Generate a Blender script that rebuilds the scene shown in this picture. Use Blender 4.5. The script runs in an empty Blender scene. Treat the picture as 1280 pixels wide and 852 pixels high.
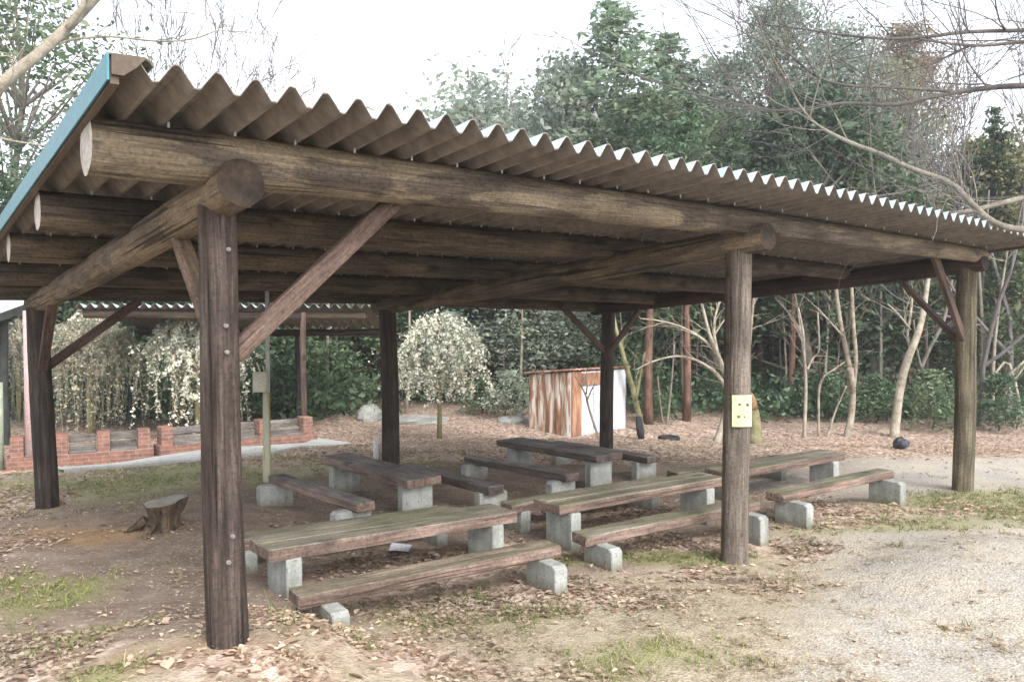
import bpy, math, random
import numpy as np
from mathutils import Vector, Matrix, Quaternion

random.seed(7)
RNG = np.random.default_rng(11)
SC = bpy.context.scene
COL = SC.collection
PI = math.pi

# ------------------------------------------------------------------ camera (solved from the photograph)
F, CX, CY, CZ, YAW, PIT, ROL = 1014.38, -1.34929, -4.11323, 1.90902, 0.66168, -0.0283, -0.00054
CAM = np.array([CX, CY, CZ])
FW = np.array([math.sin(YAW)*math.cos(PIT), math.cos(YAW)*math.cos(PIT), math.sin(PIT)])
R0 = np.array([math.cos(YAW), -math.sin(YAW), 0.0])
U0 = np.cross(R0, FW)
RT = R0*math.cos(ROL)+U0*math.sin(ROL)
UP = -R0*math.sin(ROL)+U0*math.cos(ROL)


def at(x, y, d):
    """A place in the world: seen in direction (x, y) of the photograph, d metres deep."""
    return CAM + (FW+RT*((x-640)/F)+UP*((426-y)/F))*d


cam = bpy.data.cameras.new('camera')
cam.sensor_width = 36.0
cam.lens = F/1280*36
cam.clip_start = 0.05
cam.clip_end = 1500
camo = bpy.data.objects.new('camera', cam)
COL.objects.link(camo)
M = Matrix.Identity(4)
for i in range(3):
    M[i][0], M[i][1], M[i][2], M[i][3] = RT[i], UP[i], -FW[i], CAM[i]
camo.matrix_world = M
SC.camera = camo

# ------------------------------------------------------------------ ground height
L, W = 4.2, 5.7668
CTL = [(0, 0, .28), (L, 0, -.10), (2*L, 0, -.062), (0, W, -.108), (L, W, -.16), (2*L, W, -.33), (CX, CY, .2),
       (1.655, 1.184, -.02), (1.54, .42, -.03), (4.17, 1.1, -.07), (3.99, .5, -.09), (7.0, 1.5, -.21), (6.35, .39, -.06),
       (3.01, 3.97, -.175), (2.0, 3.33, -.075), (5.66, 3.95, -.22), (4.74, 3.6, -.19), (.55, 3.27, .05), (-1.5, 1.5, .14), (-1.5, 4, .06)]
for _x, _y, _d in [(60, 582, 14), (390, 548, 17), (520, 525, 21), (700, 545, 18), (900, 550, 18), (1120, 546, 18.5), (1280, 545, 18.5),
                   (1270, 600, 10.2), (1280, 700, 5.9), (-60, 700, 6), (620, 850, 4.1), (200, 540, 19), (1000, 850, 4.2)]:
    CTL.append(tuple(at(_x, _y, _d)))
CTL = np.array(CTL)


def gz(x, y):
    x = np.asarray(x, float)
    y = np.asarray(y, float)
    num = np.zeros_like(x)
    den = np.zeros_like(x)
    for cx_, cy_, cz_ in CTL:
        w = 1.0/((cx_-x)**2+(cy_-y)**2+.12)**1.5
        num += w*cz_
        den += w
    z = num/den
    d = (x-CX)*FW[0]+(y-CY)*FW[1]
    z = z + np.clip(d-30, 0, 60)*.03
    z = z + .018*np.sin(1.7*x+.6*y)*np.sin(1.3*y-.4*x)+.008*np.sin(4.1*x-2.2*y)*np.sin(3.7*y+1.1*x)
    return z


def g1(x, y):
    return float(gz(np.array([x]), np.array([y]))[0])


def gpx(x, y):
    """Where the sight line (x, y) of the photograph meets the ground."""
    t = np.arange(1.5, 60, .02)
    P = CAM[None, :]+(FW+RT*((x-640)/F)+UP*((426-y)/F))[None, :]*t[:, None]
    hit = np.where(P[:, 2] < gz(P[:, 0], P[:, 1]))[0]
    return P[hit[0]] if len(hit) else P[-1]


def foot(x, d):
    """Ground point in the column x of the photograph at depth d."""
    P = at(x, 426, d)
    return np.array([P[0], P[1], g1(P[0], P[1])])


# ------------------------------------------------------------------ materials
def nt(name):
    m = bpy.data.materials.new(name)
    m.use_nodes = True
    t = m.node_tree
    b = t.nodes['Principled BSDF']
    return m, t, b


def node(t, kind, **kw):
    n = t.nodes.new(kind)
    for k, v in kw.items():
        if k in n.inputs.keys():
            n.inputs[k].default_value = v
        else:
            setattr(n, k, v)
    return n


def ramp(t, fac, stops, interp='LINEAR'):
    r = t.nodes.new('ShaderNodeValToRGB')
    r.color_ramp.interpolation = interp
    e = r.color_ramp.elements
    while len(e) < len(stops):
        e.new(.5)
    for el, (p, c) in zip(e, stops):
        el.position = p
        el.color = (*c, 1) if len(c) == 3 else c
    t.links.new(fac, r.inputs['Fac'])
    return r.outputs['Color']


def mix(t, fac, a, b, blend='MIX'):
    n = t.nodes.new('ShaderNodeMix')
    n.data_type = 'RGBA'
    n.blend_type = blend
    for s, v in ((n.inputs[0], fac), (n.inputs[6], a), (n.inputs[7], b)):
        if isinstance(v, (int, float)):
            s.default_value = v
        elif isinstance(v, tuple):
            s.default_value = (*v, 1)
        else:
            t.links.new(v, s)
    return n.outputs[2]


def math_(t, op, a, b=None, clamp=False):
    n = t.nodes.new('ShaderNodeMath')
    n.operation = op
    n.use_clamp = clamp
    for s, v in ((n.inputs[0], a), (n.inputs[1], b)):
        if v is None:
            continue
        if isinstance(v, (int, float)):
            s.default_value = v
        else:
            t.links.new(v, s)
    return n.outputs[0]


def coords(t, scale=(1, 1, 1), rand=True):
    """Object coordinates, shifted by a per-object random amount."""
    tc = t.nodes.new('ShaderNodeTexCoord')
    mp = t.nodes.new('ShaderNodeMapping')
    mp.inputs['Scale'].default_value = scale
    src = tc.outputs['Object']
    if rand:
        oi = t.nodes.new('ShaderNodeObjectInfo')
        ad = t.nodes.new('ShaderNodeVectorMath')
        ad.operation = 'ADD'
        sc = t.nodes.new('ShaderNodeVectorMath')
        sc.operation = 'SCALE'
        cb = t.nodes.new('ShaderNodeCombineXYZ')
        for i in range(3):
            t.links.new(oi.outputs['Random'], cb.inputs[i])
        t.links.new(cb.outputs[0], sc.inputs[0])
        sc.inputs['Scale'].default_value = 37.0
        t.links.new(src, ad.inputs[0])
        t.links.new(sc.outputs[0], ad.inputs[1])
        src = ad.outputs[0]
    t.links.new(src, mp.inputs['Vector'])
    return mp.outputs['Vector']


def noise(t, vec, scale, detail=4, rough=.55, dist=0):
    n = t.nodes.new('ShaderNodeTexNoise')
    n.inputs['Scale'].default_value = scale
    n.inputs['Detail'].default_value = detail
    n.inputs['Roughness'].default_value = rough
    n.inputs['Distortion'].default_value = dist
    t.links.new(vec, n.inputs['Vector'])
    return n.outputs['Fac']


def bump(t, b, h, strength=.4, dist=.01):
    n = t.nodes.new('ShaderNodeBump')
    n.inputs['Strength'].default_value = strength
    n.inputs['Distance'].default_value = dist
    t.links.new(h, n.inputs['Height'])
    t.links.new(n.outputs['Normal'], b.inputs['Normal'])


def wood(name, dark, mid, light, stretch=14, light_amt=.5, patch=None, crack=.5, rough=.8, axis=2):
    """Weathered timber: grain stretched along the local axis, long cracks, worn patches."""
    m, t, b = nt(name)
    s = [stretch]*3
    s[axis] = 1.0
    v = coords(t, tuple(s))
    s2 = [5.0]*3
    s2[axis] = 1.0
    v2 = coords(t, tuple(s2))
    grain = noise(t, v, 1.6, 8, .65, .3)
    c = ramp(t, grain, [(.3, dark), (.5, mid), (.5+.35*(1.3-light_amt), light)])
    if patch:
        pn = noise(t, v2, .9, 5, .6, .6)
        pf = ramp(t, pn, [(.5, (0, 0, 0)), (.545, (1, 1, 1))])
        c = mix(t, math_(t, 'MULTIPLY', pf, .8), c, mix(t, grain, patch, tuple(x*.55 for x in patch)))
    big = noise(t, coords(t), 2.2, 3)
    c = mix(t, 1.0, c, ramp(t, big, [(.3, (.55, .55, .55)), (.7, (1.2, 1.2, 1.2))]), 'MULTIPLY')
    s3 = [26.0]*3
    s3[axis] = .55
    ck = noise(t, coords(t, tuple(s3)), 1.0, 2, .5, .2)
    ckf = ramp(t, ck, [(.34, (1, 1, 1)), (.40, (0, 0, 0))])
    c = mix(t, math_(t, 'MULTIPLY', ckf, crack), c, tuple(x*.25 for x in dark))
    # knots
    vo = t.nodes.new('ShaderNodeTexVoronoi')
    vo.inputs['Scale'].default_value = 1.0
    s4 = [3.2]*3
    s4[axis] = 1.6
    t.links.new(coords(t, tuple(s4)), vo.inputs['Vector'])
    kf = ramp(t, vo.outputs['Distance'], [(.09, (1, 1, 1)), (.17, (0, 0, 0))])
    c = mix(t, math_(t, 'MULTIPLY', kf, .7), c, tuple(x*.4 for x in dark))
    s5 = [85.0]*3
    s5[axis] = 3.5
    fine = noise(t, coords(t, tuple(s5)), 1.0, 4, .7)
    c = mix(t, 1.0, c, ramp(t, fine, [(.3, (.55, .53, .52)), (.55, (1, 1, 1)), (.72, (1.5, 1.48, 1.45))]), 'MULTIPLY')
    speck = noise(t, coords(t), 48, 3, .7)
    c = mix(t, 1.0, c, ramp(t, speck, [(.32, (.6, .6, .6)), (.5, (1, 1, 1)), (.72, (1.2, 1.2, 1.2))]), 'MULTIPLY')
    t.links.new(c, b.inputs['Base Color'])
    b.inputs['Roughness'].default_value = rough
    b.inputs['Specular IOR Level'].default_value = .25
    h = math_(t, 'SUBTRACT', math_(t, 'ADD', grain, math_(t, 'MULTIPLY', fine, .5)), math_(t, 'MULTIPLY', ckf, 1.2))
    bump(t, b, h, .8, .008)
    return m


def mottled(name, stops, scale=3, detail=6, rough=.85, bstr=.3, bdist=.004, spec=.3, rand=True, fine=40):
    m, t, b = nt(name)
    v = coords(t, rand=rand)
    n = noise(t, v, scale, detail, .62)
    c = ramp(t, n, stops)
    f = noise(t, v, fine, 3)
    c = mix(t, .6, c, mix(t, 1.0, c, ramp(t, f, [(.3, (.6, .6, .6)), (.7, (1.25, 1.25, 1.25))]), 'MULTIPLY'))
    t.links.new(c, b.inputs['Base Color'])
    b.inputs['Roughness'].default_value = rough
    b.inputs['Specular IOR Level'].default_value = spec
    bump(t, b, f, bstr, bdist)
    return m


def leafmat(name, c1, c2, c3, trans=.35, rough=.6, objvar=.25):
    """Leaves: every leaf its own tone, a little light passing through."""
    m, t, b = nt(name)
    ge = t.nodes.new('ShaderNodeNewGeometry')
    oi = t.nodes.new('ShaderNodeObjectInfo')
    c = ramp(t, ge.outputs['Random Per Island'], [(.0, c1), (.55, c2), (1.0, c3)])
    big = noise(t, coords(t), .8, 2)
    c = mix(t, 1.0, c, ramp(t, big, [(.3, (.65, .68, .66)), (.7, (1.3, 1.25, 1.15))]), 'MULTIPLY')
    c = mix(t, 1.0, c, ramp(t, oi.outputs['Random'], [(0, (1-objvar, 1-objvar, 1-objvar)), (1, (1+objvar, 1+objvar*.8, 1+objvar*.6))]), 'MULTIPLY')
    t.links.new(c, b.inputs['Base Color'])
    b.inputs['Roughness'].default_value = rough
    b.inputs['Specular IOR Level'].default_value = .35
    tr = t.nodes.new('ShaderNodeBsdfTranslucent')
    t.links.new(c, tr.inputs['Color'])
    ms = t.nodes.new('ShaderNodeMixShader')
    ms.inputs[0].default_value = trans
    out = t.nodes['Material Output']
    t.links.new(b.outputs[0], ms.inputs[1])
    t.links.new(tr.outputs[0], ms.inputs[2])
    t.links.new(ms.outputs[0], out.inputs['Surface'])
    return m


MAT = {}
MAT['post_red'] = wood('post_dark_red_timber', (.026, .018, .016), (.062, .045, .039), (.155, .128, .115), 16, .4, crack=.8)
MAT['post_grey'] = wood('post_grey_timber', (.07, .055, .045), (.15, .125, .105), (.24, .205, .17), 16, .4, crack=.45)
MAT['post_green'] = wood('post_algae_timber', (.06, .05, .035), (.14, .12, .08), (.26, .235, .16), 16, .4, crack=.45)
MAT['post_back'] = wood('post_dark_brown_timber', (.018, .013, .012), (.045, .034, .029), (.095, .075, .06), 16, .4, crack=.5)  # dark brown timber for the three back posts
MAT['purlin'] = wood('purlin_timber', (.055, .043, .035), (.13, .105, .086), (.215, .176, .14), 12, .5, patch=(.34, .275, .19), crack=.5)
MAT['purlin_in'] = wood('inner_purlin_timber', (.055, .042, .034), (.11, .087, .07), (.18, .143, .112), 12, .5, patch=(.2, .155, .105), crack=.5)
MAT['beam'] = wood('beam_timber', (.055, .043, .036), (.14, .113, .092), (.24, .198, .16), 12, .5, patch=(.32, .245, .165), crack=.75)
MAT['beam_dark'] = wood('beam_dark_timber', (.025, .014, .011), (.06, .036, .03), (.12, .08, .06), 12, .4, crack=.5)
MAT['brace'] = wood('brace_timber', (.05, .032, .026), (.115, .077, .063), (.18, .13, .108), 12, .5, crack=.3)
MAT['brace_pale'] = wood('brace_pale_timber', (.11, .07, .05), (.22, .155, .115), (.32, .24, .18), 12, .5, crack=.3)
MAT['end_dark'] = mottled('dark_end_grain', [(.4, (.02, .015, .012)), (.65, (.06, .042, .033)), (.85, (.2, .14, .1))], 9)
MAT['end_pale'] = mottled('pale_end_grain', [(.3, (.3, .27, .24)), (.6, (.5, .47, .43))], 9)
MAT['moss_top'] = wood('mossy_plank_top', (.175, .155, .125), (.24, .218, .172), (.30, .28, .222), 12, .6, patch=(.215, .21, .125), crack=.25, axis=0)
MAT['grey_top'] = wood('grey_plank_top', (.15, .13, .12), (.21, .187, .175), (.28, .255, .24), 12, .6, crack=.25, axis=0)
MAT['plank_side'] = wood('brown_plank_side', (.12, .08, .066), (.215, .152, .125), (.32, .24, .195), 12, .5, crack=.3, axis=0)
MAT['plank_dark'] = wood('dark_plank_side', (.075, .055, .048), (.13, .1, .088), (.2, .16, .14), 12, .5, crack=.3, axis=0)  # plank side darkened: roof shade put into the colour of the inner furniture
MAT['tan_top'] = wood('tan_plank_top', (.19, .15, .115), (.27, .22, .165), (.36, .3, .225), 12, .6, patch=(.24, .22, .14), crack=.4, axis=0)


def concrete():
    m, t, b = nt('cast_concrete')
    v = coords(t)
    n = noise(t, v, 5, 6, .65)
    c = ramp(t, n, [(.3, (.22, .23, .215)), (.55, (.33, .345, .325)), (.8, (.43, .44, .41))])
    st = noise(t, coords(t, (6, 6, .8)), 2.0, 4)
    c = mix(t, math_(t, 'MULTIPLY', ramp(t, st, [(.48, (0, 0, 0)), (.7, (1, 1, 1))]), .55), c, (.16, .165, .13))
    tc = t.nodes.new('ShaderNodeTexCoord')
    sz = t.nodes.new('ShaderNodeSeparateXYZ')
    t.links.new(tc.outputs['Object'], sz.inputs[0])
    low = math_(t, 'ADD', sz.outputs[2], math_(t, 'MULTIPLY', math_(t, 'SUBTRACT', noise(t, v, 14, 4), .5), .16))
    c = mix(t, math_(t, 'MULTIPLY', ramp(t, low, [(.09, (1, 1, 1)), (.19, (0, 0, 0))]), .75), c, (.135, .12, .075))
    f = noise(t, v, 70, 3)
    pit = noise(t, v, 30, 2)
    c = mix(t, math_(t, 'MULTIPLY', ramp(t, pit, [(.64, (0, 0, 0)), (.69, (1, 1, 1))]), .6), c, (.12, .12, .11))
    c = mix(t, .5, c, mix(t, 1.0, c, ramp(t, f, [(.35, (.6, .6, .6)), (.7, (1.2, 1.2, 1.2))]), 'MULTIPLY'))
    t.links.new(c, b.inputs['Base Color'])
    b.inputs['Roughness'].default_value = .9
    bump(t, b, f, .4, .004)
    return m


MAT['concrete'] = concrete()
MAT['slab'] = mottled('pale_concrete_slab', [(.3, (.36, .36, .34)), (.7, (.52, .52, .49))], 2)
MAT['roof_under'] = mottled('brown_sheet_underside', [(.3, (.16, .138, .122)), (.55, (.215, .187, .166)), (.8, (.255, .225, .2))], 1.5, fine=12, bstr=.1, spec=.2)
MAT['roof_top'] = mottled('pale_teal_sheet', [(.3, (.42, .55, .58)), (.7, (.6, .68, .69))], 2, rough=.5)
MAT['teal'] = mottled('teal_trim_paint', [(.3, (.035, .165, .215)), (.7, (.048, .205, .26))], 2, rough=.45, fine=25, bstr=.05, spec=.45)
MAT['brown_trim'] = mottled('brown_trim_paint', [(.3, (.085, .062, .045)), (.7, (.12, .09, .066))], 2, rough=.6)
MAT['steel'] = mottled('galvanised_steel', [(.3, (.35, .36, .37)), (.7, (.5, .51, .52))], 8, rough=.4)
MAT['dull_steel'] = mottled('dull_weathered_steel', [(.3, (.13, .12, .115)), (.7, (.26, .25, .24))], 60, rough=.7)
MAT['bark_pale'] = mottled('pale_bark', [(.3, (.14, .118, .09)), (.48, (.29, .255, .2)), (.75, (.44, .4, .33))], 7, bstr=.6, bdist=.01)
MAT['bark_mid'] = mottled('pale_brown_bark', [(.3, (.13, .11, .085)), (.5, (.26, .225, .175)), (.75, (.38, .34, .28))], 6, bstr=.5, bdist=.01)
MAT['bark_grey'] = mottled('grey_bark', [(.3, (.11, .095, .08)), (.6, (.21, .185, .155)), (.8, (.29, .265, .22))], 5)
MAT['bark_far'] = mottled('grey_violet_bark', [(.3, (.10, .088, .092)), (.7, (.19, .17, .172))], 5)
MAT['bark_bough'] = mottled('dark_bough_bark', [(.3, (.055, .048, .045)), (.55, (.115, .10, .092)), (.8, (.2, .18, .165))], 6)
MAT['bark_dark'] = mottled('dark_bark', [(.3, (.035, .028, .022)), (.7, (.10, .08, .062))], 5)
MAT['bark_red'] = wood('red_cedar_bark', (.08, .045, .032), (.165, .095, .07), (.25, .16, .12), 12, .5, crack=.6)
MAT['bark_moss'] = mottled('mossy_bark', [(.3, (.10, .095, .05)), (.55, (.2, .19, .10)), (.8, (.3, .28, .18))], 6)
MAT['leaf_dark'] = leafmat('dark_evergreen_leaves', (.035, .075, .043), (.07, .135, .078), (.17, .25, .165))
MAT['leaf_mid'] = leafmat('mid_green_leaves', (.05, .10, .055), (.11, .175, .10), (.25, .30, .20), .42)
MAT['leaf_cedar'] = leafmat('cedar_sprays', (.125, .205, .15), (.215, .305, .225), (.34, .42, .33), .5)
MAT['leaf_grey'] = leafmat('grey_green_leaves', (.175, .235, .20), (.29, .36, .31), (.44, .49, .45), .5)  # leaf colour paled to imitate the glare washing out the high crowns
MAT['leaf_rust'] = leafmat('russet_leaves', (.24, .19, .15), (.34, .28, .22), (.42, .38, .30), .5)
MAT['leaf_olive'] = leafmat('olive_leaves', (.17, .18, .10), (.27, .28, .16), (.37, .37, .25), .5)
MAT['blossom'] = leafmat('cream_blossom', (.5, .52, .44), (.7, .7, .62), (.85, .84, .78), .3, objvar=.05)
MAT['bud'] = leafmat('pale_buds', (.30, .28, .21), (.47, .45, .36), (.64, .61, .52), .3, objvar=.05)
MAT['dry_leaf'] = leafmat('dry_fallen_leaves', (.17, .11, .08), (.36, .27, .205), (.58, .475, .385), .15, .8, 0)
MAT['grass'] = leafmat('short_grass', (.11, .15, .045), (.2, .235, .085), (.36, .33, .17), .3, .7, 0)
MAT['straw'] = leafmat('dry_straw', (.26, .21, .13), (.42, .36, .24), (.6, .53, .38), .2, .8, 0)
MAT['rubber'] = mottled('old_rubber', [(.3, (.015, .016, .018)), (.7, (.035, .036, .04))], 8)
MAT['bag'] = mottled('black_plastic', [(.3, (.02, .023, .03)), (.7, (.06, .065, .08))], 8, rough=.4)
MAT['paper'] = mottled('white_paper', [(.3, (.62, .63, .68)), (.7, (.75, .76, .8))], 8)
MAT['sign'] = mottled('yellow_green_sheet', [(.3, (.45, .53, .28)), (.7, (.52, .59, .35))], 3, bstr=.05, fine=20)
MAT['ink'] = mottled('dark_ink', [(.3, (.03, .05, .03)), (.7, (.07, .09, .06))], 8)
MAT['pinkpole'] = mottled('faded_pink_paint', [(.3, (.36, .25, .24)), (.7, (.48, .36, .35))], 5)
MAT['greenpole'] = mottled('pale_green_paint', [(.3, (.25, .3, .22)), (.7, (.36, .4, .3))], 5)
MAT['darkmetal'] = mottled('dark_painted_steel', [(.3, (.02, .024, .024)), (.7, (.045, .05, .048))], 5)
MAT['box'] = mottled('beige_box_plastic', [(.3, (.38, .38, .31)), (.7, (.5, .5, .42))], 4)
MAT['rock'] = mottled('grey_rock', [(.3, (.15, .15, .13)), (.55, (.28, .285, .265)), (.8, (.4, .4, .38))], 4, bstr=.6, bdist=.02)
MAT['stump'] = wood('stump_bark', (.03, .02, .014), (.10, .07, .048), (.2, .15, .10), 10, .5, crack=.7)
MAT['stump_top'] = mottled('grey_stump_top', [(.3, (.17, .15, .13)), (.7, (.3, .28, .25))], 9)
MAT['rot'] = mottled('orange_rotten_wood', [(.3, (.10, .055, .03)), (.55, (.26, .16, .08)), (.8, (.45, .36, .24))], 14)
MAT['gravel'] = leafmat('loose_gravel', (.2, .185, .16), (.32, .3, .27), (.44, .42, .39), 0, .9, 0)


def rust(name, base, r1, r2, cut, z_streak=1.0):
    m, t, b = nt(name)
    n = noise(t, coords(t, (7, 7, 1.1*z_streak)), 1.0, 7, .62, .4)
    c = ramp(t, n, [(cut-.07, base), (cut, r1), (cut+.13, r2)])
    t.links.new(c, b.inputs['Base Color'])
    b.inputs['Roughness'].default_value = .8
    bump(t, b, noise(t, coords(t), 50, 3), .3, .003)
    return m


MAT['rust_wall'] = rust('rusty_peeling_sheet', (.62, .57, .5), (.36, .2, .12), (.19, .09, .052), .52)
MAT['rust_roof'] = rust('rusty_brown_sheet', (.42, .27, .2), (.3, .15, .1), (.17, .075, .05), .45)
MAT['rust_panel'] = rust('rust_orange_sheet', (.36, .21, .13), (.26, .13, .075), (.15, .068, .04), .45)
MAT['white_wall'] = rust('lilac_white_sheet', (.53, .54, .59), (.46, .45, .47), (.36, .28, .22), .64)
MAT['rust_pole'] = rust('rust_streaked_pipe', (.36, .37, .28), (.33, .25, .11), (.25, .1, .035), .5, .6)


def brick():
    m, t, b = nt('red_brick')
    tc = t.nodes.new('ShaderNodeTexCoord')
    sx = t.nodes.new('ShaderNodeSeparateXYZ')
    t.links.new(tc.outputs['Object'], sx.inputs[0])
    cb = t.nodes.new('ShaderNodeCombineXYZ')
    t.links.new(math_(t, 'ADD', sx.outputs[0], sx.outputs[1]), cb.inputs[0])
    t.links.new(sx.outputs[2], cb.inputs[1])
    br = t.nodes.new('ShaderNodeTexBrick')
    br.inputs['Scale'].default_value = 1
    br.inputs['Brick Width'].default_value = .21
    br.inputs['Row Height'].default_value = .07
    br.inputs['Mortar Size'].default_value = .008
    br.inputs['Color1'].default_value = (.265, .12, .082, 1)
    br.inputs['Color2'].default_value = (.18, .088, .066, 1)
    br.inputs['Mortar'].default_value = (.25, .19, .16, 1)
    t.links.new(cb.outputs[0], br.inputs['Vector'])
    n = noise(t, tc.outputs['Object'], 9, 5)
    c = mix(t, 1.0, br.outputs['Color'], ramp(t, n, [(.3, (.7, .7, .7)), (.7, (1.2, 1.2, 1.2))]), 'MULTIPLY')
    t.links.new(c, b.inputs['Base Color'])
    b.inputs['Roughness'].default_value = .9
    bump(t, b, br.outputs['Fac'], -.6, .006)
    return m


MAT['brick'] = brick()
MAT['board'] = wood('weathered_grey_board', (.10, .09, .08), (.2, .18, .165), (.3, .28, .25), 10, .5, crack=.4, axis=0)


def ground_mat():
    m, t, b = nt('park_ground')
    tc = t.nodes.new('ShaderNodeTexCoord')
    P = tc.outputs['Object']

    def attr(n):
        a = t.nodes.new('ShaderNodeAttribute')
        a.attribute_name = n
        return a.outputs['Fac']
    n1 = noise(t, P, 1.3, 6, .6)
    n2 = noise(t, P, 9, 5, .65)
    n3 = noise(t, P, 60, 3, .6)
    n4 = noise(t, P, 3.3, 5, .6, .5)

    def mask(a, soft=.16, amp=.55):
        s = math_(t, 'ADD', attr(a), math_(t, 'MULTIPLY', math_(t, 'SUBTRACT', math_(t, 'MULTIPLY', math_(t, 'ADD', n2, n4), .5), .5), amp*2.2))
        mr = t.nodes.new('ShaderNodeMapRange')
        mr.interpolation_type = 'SMOOTHSTEP'
        mr.inputs['From Min'].default_value = .5-soft
        mr.inputs['From Max'].default_value = .5+soft
        t.links.new(s, mr.inputs['Value'])
        return mr.outputs[0]
    # base: dry pale soil with thin straw
    base = ramp(t, n2, [(.3, (.265, .215, .16)), (.55, (.37, .312, .235)), (.75, (.45, .39, .3))])
    straw = noise(t, P, 34, 4, .7, 1.5)
    base = mix(t, math_(t, 'MULTIPLY', ramp(t, straw, [(.52, (0, 0, 0)), (.64, (1, 1, 1))]), .6), base, (.5, .45, .32))
    # bare earth under the roof
    dirt = ramp(t, n4, [(.3, (.165, .122, .092)), (.55, (.235, .18, .14)), (.75, (.29, .23, .185))])
    peb = t.nodes.new('ShaderNodeTexVoronoi')
    peb.inputs['Scale'].default_value = 42
    t.links.new(P, peb.inputs['Vector'])
    dirt = mix(t, math_(t, 'MULTIPLY', ramp(t, peb.outputs['Color'], [(.72, (0, 0, 0)), (.8, (1, 1, 1))]), .55), dirt, (.34, .29, .25))
    c = mix(t, mask('dirt', .22), base, dirt)
    # ochre clay
    clay = ramp(t, n2, [(.3, (.25, .155, .085)), (.7, (.37, .255, .15))])
    c = mix(t, mask('clay', .3), c, clay)
    # gravel
    gv = t.nodes.new('ShaderNodeTexVoronoi')
    gv.inputs['Scale'].default_value = 55
    t.links.new(P, gv.inputs['Vector'])
    grav = ramp(t, gv.outputs['Color'], [(.1, (.33, .302, .258)), (.5, (.42, .392, .345)), (.9, (.51, .485, .44))])
    grav = mix(t, 1.0, grav, ramp(t, n1, [(.35, (.86, .87, .9)), (.65, (1.1, 1.06, .98))]), 'MULTIPLY')
    c = mix(t, math_(t, 'MULTIPLY', mask('gravel', .48), .88), c, grav)
    # grass and moss
    gr = ramp(t, n3, [(.3, (.15, .165, .05)), (.6, (.25, .25, .10)), (.8, (.34, .31, .16))])
    c = mix(t, math_(t, 'MULTIPLY', mask('grass', .34), .7), c, gr)
    # leaf litter: leaf-sized cells of many tones
    lv = t.nodes.new('ShaderNodeTexVoronoi')
    lv.inputs['Scale'].default_value = 17
    lv.inputs['Randomness'].default_value = 1
    wv = t.nodes.new('ShaderNodeVectorMath')
    wv.operation = 'ADD'
    nn = t.nodes.new('ShaderNodeTexNoise')
    nn.inputs['Scale'].default_value = 20
    t.links.new(P, nn.inputs['Vector'])
    ws = t.nodes.new('ShaderNodeVectorMath')
    ws.operation = 'SCALE'
    ws.inputs['Scale'].default_value = .06
    t.links.new(nn.outputs['Color'], ws.inputs[0])
    t.links.new(P, wv.inputs[0])
    t.links.new(ws.outputs[0], wv.inputs[1])
    t.links.new(wv.outputs[0], lv.inputs['Vector'])
    lc = ramp(t, lv.outputs['Color'], [(.1, (.15, .095, .075)), (.35, (.33, .23, .18)), (.6, (.47, .36, .295)), (.9, (.6, .5, .43))])
    lc = mix(t, 1.0, lc, ramp(t, n1, [(.35, (.8, .78, .76)), (.65, (1.12, 1.12, 1.1))]), 'MULTIPLY')
    c = mix(t, math_(t, 'MULTIPLY', mask('leaf', .2), .92), c, lc)
    # ground colour darkened far into the wood
    c = mix(t, math_(t, 'MULTIPLY', attr('dark_floor'), .75), c, (.06, .045, .032))
    t.links.new(c, b.inputs['Base Color'])
    b.inputs['Roughness'].default_value = .95
    b.inputs['Specular IOR Level'].default_value = .15
    h = math_(t, 'ADD', math_(t, 'MULTIPLY', n2, 1.5), math_(t, 'ADD', math_(t, 'MULTIPLY', gv.outputs['Distance'], .5), math_(t, 'MULTIPLY', lv.outputs['Distance'], math_(t, 'MULTIPLY', attr('leaf'), 1.2))))
    bump(t, b, h, .6, .02)
    return m


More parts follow.
